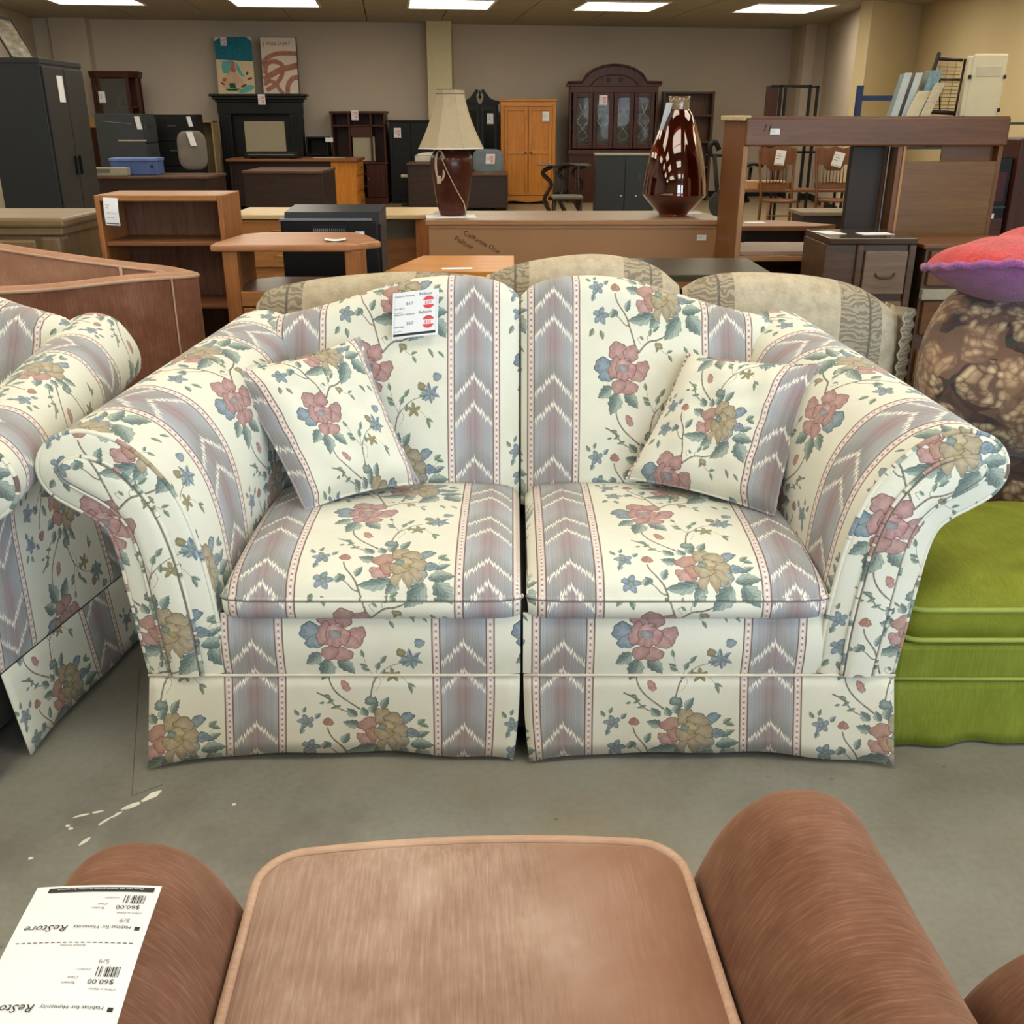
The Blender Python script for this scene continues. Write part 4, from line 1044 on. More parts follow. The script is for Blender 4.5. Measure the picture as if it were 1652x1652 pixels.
sheet_on('white paper lying under the table lamp', -.37, 6.20, .8455, .30, .22, .1); sheet_on('white paper strip beside the amber vase', 1.10, 6.42, .8455, .16, .08, 0)
# -- table lamp
T = thing('table_lamp', 'table lamp with dark brown wooden base and flared beige shade', 'lamp', (-.362, 6.27, .847))
sq = lambda a: (abs(cos(a)) ** 5 + abs(sin(a)) ** 5) ** (-1 / 5) / 1.1
prof = catmull([(.074, 0), (.080, .02), (.098, .10), (.118, .22), (.126, .29), (.120, .335), (.095, .375), (.060, .395), (.056, .41)], 4)
M().lathe([(.001, 0)] + prof + [(.001, .41)], n=32, shape=lambda a: 1 + .03 * cos(4 * a)).build('base', wood('lamp_base_wood', C(58, 26, 18), C(82, 40, 28), rough=.25), T)
M().cyl(0, 0, .40, .56, .012, 10).build('stem', BRS, T)
def shf(a):
    a = (a + pi / 8) % (pi / 2); a = abs(a - pi / 4)   # clipped square
    return 1.0 / max(cos(pi / 4 - a) , .0001) if False else min(1 / max(cos(a), .3), 1.0 / max(cos(pi / 4 - a) * .94, .3)) 
n8 = [radians(q) for q in (22, 68, 112, 158, 202, 248, 292, 338)]
def shade(u, v):
    k = u * 8; i = int(k) % 8; t = k - int(k); a0, a1 = n8[i] - radians(45), n8[(i + 1) % 8] - radians(45)
    z = v * .322; r = .086 + (.205 - .086) * (1 - v) ** 1.55
    x = r * (cos(a0) * (1 - t) + cos(a1) * t); y = r * (sin(a0) * (1 - t) + sin(a1) * t); return (x, y, .385 + z)
LSH = plain('lamp_shade_cloth', C(164, 150, 124), .85, .04, 40)
M().grid(shade, 40, 12, closeu=True, smooth=False).build('lamp_shade', LSH, T, solid=.002)
for v in (0, .93, 1): M().tube([shade(k / 40 % 1, v) for k in range(40)], .0028, 6, closed=True).build('shade_trim', plain('brown_braid', C(120, 92, 62), .8) if v else PAPER, T)
for i in range(8): M().tube([shade(i / 8 + .0001, v / 10) for v in range(11)], .0018, 5).build('shade_rib', LSH, T)
CORD = plain('beige_cord', C(176, 158, 134), .6)
lp = []
for k in range(90):
    t = k / 89; a = t * 2 * pi * 3.5; lp.append((-.062 + .030 * sin(a) * (.6 + .5 * t), -.118 - .006 * cos(a * 2) - .004 * (k % 5) / 5, .29 + .085 * cos(a)))
M().tube(lp, .0028, 6).build('cord', CORD, T)
M().tube([(-.06, -.125, .35), (-.02, -.135, .26), (.03, -.130, .16), (.075, -.115, .08), (.088, -.12, .02), (.083, -.14, .005)], .0032, 6).build('cord', CORD, T)
M().box(-.082, -.058, -.135, -.122, .19, .235).build('plug', CORD, T, bevel=.003)
# -- amber vase
T = thing('vase', 'tall amber glass vase with narrow clear neck', 'vase', (.985, 6.28, .847))
g = N('amber_glass'); n_ = g.noise(g.coord(), 5, 3, .5, 1); AMB = g.out(g.ramp(n_, [(.3, C(104, 22, 2)), (.7, C(170, 60, 12))]), .02, Transmission_Weight=.92, IOR=1.5, Coat_Weight=1.0, Coat_Roughness=.02)
CLR = N('clear_neck_glass').out(C(226, 206, 176), .04, Transmission_Weight=.85, IOR=1.45)
vp = catmull([(.001, .004), (.082, 0), (.090, .012), (.140, .06), (.188, .115), (.190, .14), (.180, .23), (.160, .34), (.128, .45), (.092, .55), (.060, .60)], 4)
ip_ = [(r * .955 - .003 if r > .02 else r, z + .008 if z < .02 else z) for r, z in vp][::-1]
M().lathe(vp + ip_[:-3], n=40, shape=lambda a: 1 + .012 * cos(9 * a)).build('body', AMB, T)
M().lathe([(.060, .598), (.060, .63), (.063, .665), (.060, .668), (.055, .665), (.054, .63), (.054, .600)], n=32).build('neck', CLR, T)
M().tube([(.0615 * cos(2 * pi * k / 24), .0615 * sin(2 * pi * k / 24), .667) for k in range(24)], .003, 6, closed=True).build('rim', AMB, T)
small_tag('white ticket hanging from the neck of the amber vase', (.865, 6.20, 1.335), (.35, .3, -.0), (.22, .0, 1), .055, .15, 2)
# -- honey side table and dark table
T = thing('side_table', 'honey coloured wooden table behind the loveseat back', 'table', (-.30, 4.22, 0))
M().prism([(-.24, 0), (.31, 0), (.31, .52), (-.12, .52)], lambda x, y: (x, y, .775), lambda x, y: (x, y, .80)).build('top', HONX, T, bevel=.004)
bx(T, 'apron', HONX, -.18, .29, .03, .05, .68, .775)
for x in (-.18, .25):
    for y in (.03, .44): bx(T, 'leg', HON, x, x + .045, y, y + .045, 0, .775)
sheet_on('white paper on the honey coloured table', -.235, 4.30, .801, .13, .05, .1)
T = thing('dark_table', 'dark olive topped table behind the beige sofa', 'table', (1.05, 4.30, 0))
bx(T, 'top', plain('dark_olive_top', C(60, 54, 40), .35), -.66, .08, 0, .55, .745, .775)
for x in (-.62, .02):
    for y in (.03, .46): bx(T, 'leg', BLK, x, x + .05, y, y + .05, 0, .745)
# -- desks in the middle distance
def desk(label, x0, x1, y, d, z, mf, mt, panel=True, loc_rz=0):
    T = thing('desk', label, 'desk', ((x0 + x1) / 2, y, 0), loc_rz); w = (x1 - x0) / 2
    bx(T, 'top', mt, -w, w, 0, d, z - .03, z, .004)
    for x in (-w + .01, w - .04): bx(T, 'end_panel', mf, x, x + .03, .03, d - .02, 0, z - .03)
    if panel: bx(T, 'modesty_panel', mf, -w + .04, w - .04, .03, .05, .06, z - .03)
    return T
desk('espresso desk under the blue box, farther left', -5.28, -3.80, 13.0, .85, .72, ESP, ESPT)
T = desk('espresso desk right of the one with the blue box', -3.35, -2.35, 12.9, 1.0, .79, ESP, ESPT)
T = thing('desk', 'long brown desk with orange drawer pedestal, below the black mantel', 'desk', (-3.42, 16.2, 0))
bx(T, 'top', BRD, -1.02, 1.02, 0, .9, .77, .81); bx(T, 'modesty_panel', ESP, -.98, .96, .1, .13, .1, .77); bx(T, 'pedestal', HON, .60, .985, .05, .86, .02, .77)
for z in (.56, .33, .06): d = bx(T, 'drawer', HON, .983, 1.0, .10, .80, z, z + .2, .004); bx(d, 'handle', CHR, 1.0, 1.015, .40, .52, z + .09, z + .11, .002)
bx(T, 'end_panel', ESP, -.98, -.95, .05, .86, 0, .77)
sheet_on('pale paper on the long brown desk', -2.9, 16.6, .811, .5, .1, 0)
desk('grey brown desk carrying a pale monitor top, left of the pine wardrobe', -1.67, -.85, 16.5, .8, .74, ESP, ESPT)
desk('grey brown desk with a grey office chair behind it', -.83, -.06, 16.45, .8, .58, ESP, ESPT)
T = thing('printer', 'pale rounded office machine on the grey brown desk', 'printer', (-1.25, 16.85, .741))
M().grid(lambda u, v: (-.30 + .6 * u, -.2 + .4 * v, .10 + .05 * sin(pi * u) ** .5 * sin(pi * v) ** .5), 12, 8).build('lid', plain('off_white_plastic', C(190, 186, 176), .5), T); bx(T, 'housing', plain('off_white_case', C(180, 176, 164), .5), -.30, .30, -.2, .2, 0, .10, .02)
# -- dvd player, board on the brown desk
T = thing('disc_player', 'slim black disc player on the long brown desk', 'electronics', (-3.74, 16.45, .811))
bx(T, 'case', BLK, -.42, .42, -.2, .2, .01, .095, .006); bx(T, 'front_strip', plain('silver_strip', C(120, 120, 116), .4), -.36, .36, -.206, -.2, .052, .064, .001)
for x in (-.3, .3): bx(T, 'foot', BLK, x - .02, x + .02, -.15, .15, 0, .012, 0)
# -- tall grey steel cabinet and picture on it
T = thing('storage_cabinet', 'tall dark grey steel cabinet at the left edge', 'cabinet', (-3.72, 8.5, 0), radians(3))
bx(T, 'body', GRYD, -.46, 0, 0, .93, 0, 1.83, .006); bx(T, 'top_lip', GRYD, -.465, .006, -.006, .936, 1.80, 1.84, .003)
for y in (.02, .475): d = bx(T, 'door', plain('cabinet_door', C(42, 41, 40), .5, .06, 3), 0, .018, y, y + .435, .05, 1.78, .004); bx(d, 'handle', BLKM, .018, .04, y + (.38 if y < .1 else .03), y + (.40 if y < .1 else .05), .95, 1.1, .003)
small_tag('white tag on the door of the tall grey cabinet', (-3.715, 8.78, 1.52), (.05, 1, 0), (0, 0, 1), .10, .20, 2)
T = thing('framed_picture', 'dark framed landscape picture leaning on top of the tall cabinet', 'picture', (-4.12, 8.80, 1.842), radians(0)); T.scale = (.62, .62, .62)
def lean(x, y, z): return (.16 - z * .5 - y, x + .2, z)
g = N('muted_landscape'); n_ = g.noise(g.coord(scale=(2, 1, 3)), 4, 5, .6); PIC = g.out(g.ramp(n_, [(.3, C(60, 52, 36)), (.5, C(118, 108, 84)), (.7, C(170, 166, 150))]), .4)
for a in ((-.02, .0, 0, .03), (-.02, .0, .50, .53)): m = M().box(-.35, .35, a[0], a[1], a[2], a[3]); m.map(lean).build('frame_rail', BLK, T)
for x in (-.35, .32): m = M().box(x, x + .03, -.02, 0, 0, .53); m.map(lean).build('frame_stile', BLK, T)
m = M().box(-.33, .33, -.01, -.002, .02, .51); m.map(lean).build('canvas', PIC, T)
# -- reddish shelf at the extreme left behind the dresser
T = thing('shelf_unit', 'dark reddish shelf unit half hidden behind the tall grey cabinet', 'shelf', (-4.72, 9.6, 0))
for x in (-.45, .42): bx(T, 'side_panel', MAH, x, x + .03, 0, .35, 0, 1.35)
for z in (.1, .55, .95, 1.32): bx(T, 'shelf', MAHX, -.42, .42, 0, .35, z, z + .03)
# -- curio cabinet
GLS = N('cabinet_glass').out(C(210, 214, 210), .03, Transmission_Weight=.9, IOR=1.15)
T = thing('curio_cabinet', 'dark corner curio cabinet with glass front, far left', 'cabinet', (-6.36, 17.1, 0), radians(4))
def five(w, d, c): return [(-w, d), (-w, c), (-w + c, 0), (w - c, 0), (w, c), (w, d)]
M().prism(five(.37, .35, .13), lambda x, y: (x, y, 0), lambda x, y: (x, y, .75)).build('lower_cupboard', MAH, T, bevel=.005)
M().prism(five(.40, .36, .13), lambda x, y: (x * .95, y, 1.99), lambda x, y: (x, y - .02, 2.09)).build('cornice', MAH, T, bevel=.01)
for x, y in ((-.37, .12), (-.25, 0), (.20, 0), (.32, .12)): bx(T, 'upright', MAH, x, x + .05, y, y + .04, .75, 2.0)
bx(T, 'back_panel', MAH, -.36, .36, .32, .34, .75, 2.0); bx(T, 'door_glass', GLS, -.20, .20, .012, .018, .80, 1.98, 0)
for z in (1.15, 1.55): bx(T, 'shelf', MAHX, -.33, .33, .06, .32, z, z + .02)
bx(T, 'figurine', plain('pale_ornament', C(150, 138, 120), .6), -.02, .04, .18, .24, 1.57, 1.72, .02)
small_tag('white tag on the curio cabinet glass', (-6.60, 17.08, 1.62), (1, .07, 0), (0, 0, 1), .10, .17, 0)
# wainscot bits, left
T = thing('headboard', 'dark panelled headboard standing under a pale board at the left wall', 'headboard', (-7.15, 17.35, 0))
for k in range(4): bx(T, 'board', MAH, -.36 + k * .18, -.19 + k * .18, 0, .05, .1, 1.25)
bx(T, 'top_rail', plain('pale_board', C(170, 140, 90), .6), -.40, .40, -.02, .06, 1.25, 1.42)
# -- filing cabinets
T = thing('filing_cabinet', 'grey steel filing cabinet, side towards the viewer, scratched with tape', 'cabinet', (-5.34, 14.5, 0), radians(3))
bx(T, 'body', GRYM, -.36, .28, 0, .60, 0, 1.45, .005)
for z in (.06, .40, .74, 1.08): d = bx(T, 'drawer', GRYM, .28, .30, .015, .585, z, z + .32, .004); bx(d, 'handle', GRYM, .30, .32, .20, .38, z + .2, z + .225, .003)
bx(T, 'tape_strip', plain('beige_tape', C(176, 160, 132), .7), -.08, .30, -.003, 0, 1.10, 1.118, .0005); m = M().box(-.27, .12, -.003, 0, 1.355, 1.362); m.map(lambda x, y, z: (x, y, z - (x + .27) * .09)).build('tape_strip', GREYINK, T)
small_tag('white tag on the grey filing cabinet', (-5.13, 14.48, 1.25), (1, .05, 0), (-.15, 0, 1), .07, .17, 2)
T = thing('filing_cabinet', 'black steel filing cabinet right of the grey one', 'cabinet', (-4.92, 15.45, 0), radians(3))
bx(T, 'body', BLK, -.33, .30, 0, .46, 0, 1.445, .005)
for z in (.06, .40, .74, 1.08): d = bx(T, 'drawer', BLK, -.315, .285, -.018, 0, z, z + .32, .004); bx(d, 'handle', GRYM, -.10, .02, -.035, -.018, z + .2, z + .22, .002)
small_tag('white tag on the black filing cabinet corner', (-4.70, 15.40, 1.28), (1, .1, 0), (-.2, 0, 1), .06, .14, 2)
T = thing('storage_box', 'blue plastic box on the espresso desk', 'box', (-4.82, 13.35, .721), radians(5)); bx(T, 'body', plain('blue_plastic', C(72, 92, 142), .5), -.28, .30, -.1, .25, 0, .20, .012); bx(T, 'lid', plain('blue_plastic_lid', C(92, 114, 166), .5), -.29, .31, -.11, .26, .165, .205, .008)
bx(T, 'latch', BLK, .22, .25, -.118, -.11, .09, .12, .002)
T = thing('desktop_machine', 'flat grey office machine in front of the blue box', 'electronics', (-5.05, 13.12, .721)); bx(T, 'body', plain('grey_beige_plastic', C(142, 138, 122), .5), -.26, .22, -.08, .08, 0, .10, .01); bx(T, 'lid', plain('dark_plastic', C(96, 92, 82), .5), -.25, .02, -.084, .07, .04, .085, .004)
# -- office chairs
def officechair(label, loc, rz, fab, z, w, hh, group=None):
    T = thing('office_chair', label, 'chair', loc, rz)
    def fn(u, v, w=w, z=z, hh=hh):
        a = 2 * pi * u; c, s = cos(a), sin(a); x = w / 2 * (abs(c) ** .55) * (1 if c > 0 else -1); zz = hh / 2 * (abs(s) ** .55) * (1 if s > 0 else -1)
        k = [0, .75, .95, 1, 1, .95, .75, 0][int(round(v * 7))]; y = [-.045, -.043, -.035, -.02, .02, .035, .043, .045][int(round(v * 7))]
        return (x * k, y + .04 * (x * k / w) ** 2, z + zz * k)
    M().grid(fn, 32, 7, closeu=True).build('backrest', fab, T)
    bx(T, 'seat', fab, -w / 2 - .02, w / 2 + .02, -.48, -.02, .44, .52, .03); bx(T, 'back_support', BLKM, -.03, .03, .03, .06, .42, z, .01)
    M().cyl(0, -.25, .10, .44, .028, 12).build('gas_column', BLKM, T)
    for k in range(5):
        a = 2 * pi * k / 5; l = M().tube([(0, -.25, .12), (.28 * cos(a), -.25 + .28 * sin(a), .07)], [.025, .016], 8).build('base_leg', BLKM, T)
        M().tube([(.28 * cos(a) - .015, -.25 + .28 * sin(a), .03), (.28 * cos(a) + .015, -.25 + .28 * sin(a), .03)], .03, 12).build('caster', BLK, l)
    return T
officechair('grey high back office chair with a white ticket, at the left', (-4.34, 14.25, 0), radians(14), GRYF, .99, .38, .50)
small_tag('white ticket over the grey high back office chair', (-4.33, 14.17, 1.05), (1, .2, 0), (-.25, 0, 1), .08, .18, 2)
officechair('grey blue office chair with a red marked ticket, by the pine wardrobe', (-.40, 17.5, 0), 0, BLUF, .72, .52, .40)
small_tag('ticket with red print on the grey blue office chair', (-.44, 17.44, .68), (1, 0, 0), (.05, 0, 1), .15, .16, 1)
T = thing('bookcase', 'pale beige bookcase against the back wall, left of the mantel', 'bookcase', (-5.12, 17.2, 0)); BEB = plain('beige_board', C(150, 130, 94), .6)
for x in (-.30, .23): bx(T, 'side_panel', BEB, x, x + .025, 0, .3, 0, 1.35)
bx(T, 'top', BEB, -.30, .255, 0, .3, 1.33, 1.36); bx(T, 'back_panel', plain('brown_card', C(96, 82, 60), .8), -.28, .23, .285, .295, .05, 1.33); [bx(T, 'shelf', BEB, -.275, .23, .01, .285, z, z + .02) for z in (.05, .5)]
# -- mantel and posters
T = thing('mantelpiece', 'black fireplace mantel with moulded shelf under the two posters', 'mantel', (-4.20, 17.7, 0), radians(3))
for k, (e, z0, z1) in enumerate(((.79, 1.725, 1.765), (.75, 1.68, 1.725), (.71, 1.64, 1.68))): bx(T, 'mantel_shelf', BLK, -e, e, -.10 + k * .03, .30, z0, z1, .008)
bx(T, 'frieze', BLK, -.69, .69, -.01, .28, 1.46, 1.64, .006)
for x in (-.68, .48):
    l = bx(T, 'leg', BLK, x, x + .20, -.01, .28, 0, 1.46, .006); [M().box(x + .03 + k * .05, x + .06 + k * .05, -.022, -.008, .12, 1.42).build('flute', BLK, l, bevel=.006) for k in range(3)]
bx(T, 'surround', BLKM, -.48, .48, .12, .16, .0, 1.46); bx(T, 'hearth_panel', plain('greige_board', C(160, 150, 126), .7, .03), -.30, .38, .085, .12, .30, 1.345, .04)
small_tag('white tag on the black mantel shelf', (-4.18, 17.58, 1.60), (1, 0, 0), (0, 0, 1), .12, .16, 1)
def poster(label, x, kind):
    w, h = .60, .87; T = thing('poster', label, 'poster', (x, 17.84, 1.766), radians(4))
    L = lambda x_, y_, z_: (x_, y_ + z_ * .08, z_)
    col = {'t': C(214, 196, 160), 's': C(216, 200, 188)}[kind]
    m = M().box(-w / 2, w / 2, 0, .02, 0, h); m.map(L).build('canvas', plain('poster_ground_' + kind, col, .7, .03), T)
    f = sheet_map((-w / 2, -.002, 0), (1, 0, 0), (0, .08, 1), w, h, nrm=(0, -1, 0))
    def disc(m, cx, cz, rx, rz_, a=0, n=20, lift=.001):
        b = len(m.v); m.v += [f(cx + rx * cos(t) * cos(a) - rz_ * sin(t) * sin(a), cz + rx * cos(t) * sin(a) + rz_ * sin(t) * cos(a), lift) for t in [2 * pi * k / n for k in range(n)]]; m.face(range(b, b + n))
    def poly(m, P, lift): b = len(m.v); m.v += [f(x_, z_, lift) for x_, z_ in P]; m.face(range(b, b + len(P)))
    def ribbon(m, P, wd, lift):
        P = catmull(P, 8); b = len(m.v)
        for i, p in enumerate(P):
            q0 = P[max(i - 1, 0)]; q1 = P[min(i + 1, len(P) - 1)]; l = math.dist(q0, q1) or 1; nx, nz = -(q1[1] - q0[1]) / l * wd, (q1[0] - q0[0]) / l * wd
            for s_ in (1, -1): m.v.append(f(min(max(p[0] + nx * s_, .012), w - .012), min(max(p[1] + nz * s_, .004), h - .012), lift))
        for i in range(len(P) - 1): k = b + 2 * i; m.face([k, k + 1, k + 3, k + 2])
    if kind == 't':
        m = M(); poly(m, [(0, .53), (w, .50), (w, .80), (.52, h), (.10, h), (0, .80)], .001); m.build('print', plain('teal_sea', C(16, 108, 128), .6, .2, 25), T)
        m = M(); poly(m, [(.10, .50), (.26, .52), (.24, .42), (.20, .32), (.10, .32), (.08, .42)], .0012); poly(m, [(.30, .50), (.36, .44), (.40, .34), (.46, .26), (.38, .28), (.32, .38)], .0012); disc(m, .46, .08, .14, .05, .3, lift=.0012); m.build('print', plain('aqua_print', C(96, 172, 164), .6), T)
        m = M(); poly(m, [(.06, .12), (.14, .28), (.22, .35), (.30, .35), (.38, .26), (.46, .14), (.40, .08), (.16, .07)], .0016); m.build('print', plain('sand_print', C(206, 172, 142), .7), T)
        m = M(); poly(m, [(.22, .36), (.25, .50), (.29, .50), (.31, .35), (.26, .33)], .002); disc(m, .11, .22, .04, .03, .6, lift=.002); m.build('print', plain('coral_print', C(190, 100, 84), .7), T)
        m = M(); poly(m, [(.18, .17), (.28, .17), (.29, .09), (.19, .10)], .0024); poly(m, [(.10, .08), (.36, .09), (.30, .05), (.16, .05)], .0022); m.build('print', plain('dark_green_print', C(24, 84, 66), .7), T)
        m = M(); disc(m, .08, .16, .035, .015, -.5, lift=.0024); disc(m, .42, .13, .05, .018, .4, lift=.0024); disc(m, .53, .24, .045, .016, .3, lift=.0024); disc(m, .49, .32, .03, .02, 1.3, lift=.0024); m.build('print', plain('rust_print', C(120, 66, 36), .7), T)
    else:
        m = M(); br = plain('brush_stroke_rose', C(162, 112, 92), .7, .2, 20)
        for P, wd in (([(.0, .44), (.12, .56), (.30, .62), (.60, .62)], .035), ([(.02, .22), (.20, .32), (.34, .38), (.60, .44)], .045), ([(.06, .30), (.08, .44), (.20, .50), (.34, .44), (.32, .28), (.20, .14), (.06, .06)], .035), ([(.03, .14), (.12, .20), (.22, .16), (.28, .06), (.34, .0)], .03), ([(.40, .0), (.42, .14), (.50, .24), (.60, .26)], .038)): ribbon(m, P, wd, .001 + wd * .02)
        m.build('print', br, T)
        m = M(); print_text(m, f, 'I', .045, .72, .11, lift=.002); print_text(m, f, "VOLE D'ART", .10, .745, .072, lift=.002); m.build('lettering', plain('grey_lettering', C(84, 78, 76), .7), T)
        m = M()
        for a in ((0, w, 0, .008), (0, w, h - .01, h), (0, .010, 0, h), (w - .014, w, 0, h)): m.box(a[0] - w / 2, a[1] - w / 2, -.006, .024, a[2], a[3])
        m.map(L).build('frame', plain('brown_frame', C(62, 40, 34), .5), T)
    return T
poster('narrow poster with teal sea above an abstract beach figure', -4.58, 't'); poster('narrow poster with rose brown brush loops under grey lettering', -3.84, 's')
small_tag('pale tag at the top of the teal poster', (-4.78, 17.86, 2.50), (1, 0, 0), (0, .08, 1), .10, .13, 1)
# -- wall of case goods at the back
def case(name, label, cat, x0, x1, y, d, z, mat, rz=0):
    T = thing(name, label, cat, ((x0 + x1) / 2, y, 0), rz); return T, (x1 - x0) / 2
T, w = case('bookcase', 'low black open shelf right of the mantel', 'bookcase', -3.50, -3.13, 17.9, .3, 1.1, BLK)
for x in (-w, w - .025): bx(T, 'side_panel', BLK, x, x + .025, 0, .3, 0, 1.1)
for z in (.05, .45, .80, 1.075): bx(T, 'shelf', BLK, -w + .025, w - .025, 0, .3, z, z + .025)
bx(T, 'back_panel', BLKM, -w + .02, w - .02, .285, .295, .05, 1.07)
small_tag('white tag on the low black shelf', (-3.17, 17.885, 1.02), (1, 0, 0), (0, 0, 1), .13, .07, 2)
T, w = case('media_hutch', 'dark cherry media hutch with a grey board in its centre bay', 'hutch', -3.08, -2.16, 18.02, .4, 1.5, MAH)
for x in (-w, w - .03, .0 - .17, w - .26): bx(T, 'upright', MAH, x, x + .03, 0, .42, 0 if abs(x) > .4 else .68, 1.47)
bx(T, 'top', MAHX, -w - .02, w + .02, -.02, .43, 1.465, 1.505); bx(T, 'shelf', MAHX, -w, w, 0, .42, 1.26, 1.285); bx(T, 'counter', MAHX, -w - .02, w + .02, -.03, .43, .66, .69); bx(T, 'plinth', MAHX, -w, w, -.01, .42, 0, .10)
bx(T, 'back_panel', MAH, -w, w, .40, .42, .1, 1.47); bx(T, 'centre_board', plain('greige_panel', C(160, 152, 132), .7, .03), -.12, .26, .06, .075, .70, 1.10, .01); bx(T, 'valance', MAHX, -.14, w - .26, .02, .05, 1.10, 1.26)
d = bx(T, 'door', MAH, .10, w - .03, -.005, .015, .11, .655, .006); knob(d, CHR, .14, -.005, .42)
for z in (.28, .48): bx(T, 'shelf', MAHX, -w + .03, .10, .02, .4, z, z + .02)
small_tag('white tag on top of the cherry media hutch', (-2.72, 17.98, 1.36), (1, 0, 0), (0, 0, 1), .12, .16, 1)
T, w = case('wardrobe', 'black two door wardrobe between the media hutch and the lamp', 'wardrobe', -2.11, -1.36, 18.10, .45, 1.36, BLK)
bx(T, 'body', BLK, -w, w, 0, .3, 0, 1.34); bx(T, 'top', BLK, -w - .01, w + .01, -.02, .31, 1.335, 1.365)
for x in (-w + .01, .005): d = bx(T, 'door', BLKM, x, x + w - .02, -.018, 0, .05, 1.32, .004); M().box(x + .05, x + w - .07, -.023, -.015, .12, 1.25).build('door_panel', BLK, d, bevel=.006)
small_tag('white tag on the black two door wardrobe', (-2.02, 18.06, 1.08), (1, 0, 0), (0, 0, 1), .12, .16, 1)
T = thing('monitor_arm', 'short pale handle sticking out before the black wardrobe', 'handle', (-1.78, 17.6, .0)); bx(T, 'post', BLKM, -.01, .01, -.01, .01, 0, .48, .002); bx(T, 'grip', plain('cream_plastic', C(190, 184, 160), .5), -.10, .10, -.02, .02, .46, .51, .012); bx(T, 'foot', BLKM, -.1, .1, -.1, .1, 0, .02, .004)
T, w = case('display_cabinet', 'black display cabinet with swan neck pediment behind the lamp', 'cabinet', -.86, -.24, 18.3, .4, 1.7, BLK)
bx(T, 'body', BLK, -w, w, 0, .4, 0, 1.62)
for sg in (-1, 1):
    P = catmull([(sg * (w + .02), 1.62), (sg * (w + .02), 1.66), (sg * .20, 1.70), (sg * .12, 1.78), (sg * .07, 1.845), (sg * .03, 1.84), (sg * .035, 1.79), (sg * .06, 1.76), (sg * .05, 1.68), (sg * .02, 1.62)], 5)
    M().prism(P, lambda x, z: (x, -.02, z), lambda x, z: (x, .06, z)).build('pediment_scroll', BLK, T)
M().lathe([(.001, 1.70), (.02, 1.71), (.03, 1.74), (.012, 1.77), (.02, 1.80), (.001, 1.85)], 0, .02, 12).build('finial', BLK, T)
for x in (-w + .02, .01): d = bx(T, 'door', BLKM, x, x + w - .03, -.02, 0, .62, 1.58, .005); M().box(x + .05, x + w - .08, -.022, -.018, .70, 1.52).build('door_glass', plain('dark_glass', C(16, 18, 18), .1), d)
small_tag('white tag on the black display cabinet', (-.43, 18.26, 1.30), (1, 0, 0), (0, 0, 1), .11, .17, 0)
# pine armoire
T, w = case('wardrobe', 'honey pine wardrobe with two panelled doors', 'wardrobe', -.19, .745, 18.0, .5, 1.7, HON)
bx(T, 'body', HON, -w, w, .02, .55, .10, 1.66); bx(T, 'top', HONX, -w - .02, w + .02, -.02, .57, 1.655, 1.695, .008); bx(T, 'crown_rail', HONX, -w, w, .0, .03, 1.58, 1.655)
for x in (-w, w - .06): bx(T, 'stile', HON, x, x + .06, -.002, .03, .08, 1.60)
for x, kx in ((-w + .065, -.045), (.005, .045)):
    d = bx(T, 'door', HON, x, x + w - .07, .0, .022, .15, 1.57, .003); W_ = w - .07
    for a in ((x, x + .055, .15, 1.57), (x + W_ - .055, x + W_, .15, 1.57)): M().box(a[0], a[1], -.014, 0, a[2], a[3]).build('door_stile', HON, d, bevel=.004)
    for a in ((1.51, 1.57), (.82, .88), (.15, .22)): M().box(x + .055, x + W_ - .055, -.014, 0, a[0], a[1]).build('door_rail', HONX, d, bevel=.004)
    knob(d, plain('dark_red_knob', C(70, 24, 20), .3), kx, -.012, .84, .018)
P = [(-w, 0), (-w, .14), (w, .14), (w, 0), (w - .09, 0), (w - .13, .05), (w - .22, .055), (.06, .035), (0, .025), (-.06, .035), (-w + .22, .055), (-w + .13, .05), (-w + .09, 0)]
M().prism(P, lambda x, z: (x, -.012, z), lambda x, z: (x, .02, z)).build('shaped_plinth', HONX, T)
small_tag('white tag on the right door of the pine wardrobe', (.515, 17.965, 1.34), (1, 0, 0), (0, 0, 1), .115, .16, 0)
# china cabinet
T, w = case('china_cabinet', 'mahogany china cabinet with arched top and lattice glass doors', 'cabinet', .99, 2.50, 18.3, .4, 2.2, MAH)
bx(T, 'lower_cupboard', MAH, -w, w, -.06, .42, 0, .82); bx(T, 'waist_moulding', MAHX, -w - .02, w + .02, -.09, .43, .80, .88, .01); bx(T, 'back_panel', MAH, -w + .02, w - .02, .38, .4, .88, 1.9)
for x in (-w, w - .03): bx(T, 'side_panel', MAH, x, x + .03, .0, .40, .88, 1.90)
A_ = [(-w - .05, 1.90), (-w - .05, 1.95), (-w + .20, 1.955)] + [(x, 1.955 + .265 * sqrt(max(0, 1 - (x / (w - .22)) ** 2)) ** 1.15) for x in [(-1 + 2 * k / 20) * (w - .22) for k in range(1, 20)]] + [(w - .20, 1.955), (w + .05, 1.95), (w + .05, 1.90)]
M().prism(A_, lambda x, z: (x, -.03, z), lambda x, z: (x, .40, z)).build('arched_pediment', MAH, T, bevel=.004)
top_m = A_[2:-2]; M().tube([(x, -.04, z + .008) for x, z in A_[1:-1]], .020, 8).build('crown_moulding', MAHX, T)
M().tube([(x * .72, -.035, 1.915 + (z - 1.955) * .62) for x, z in top_m], .010, 6).build('carved_arch', MAHX, T)
for x in (-.10, .10): M().tube([(x + .04 * cos(2 * pi * k / 14) * (1 - k / 18), -.035, 1.99 + .04 * sin(2 * pi * k / 14) * (1 - k / 18)) for k in range(15)], .009, 6).build('carved_scroll', MAHX, T)
for z in (1.22, 1.55): bx(T, 'shelf', MAHX, -w + .03, w - .03, .04, .38, z, z + .02)
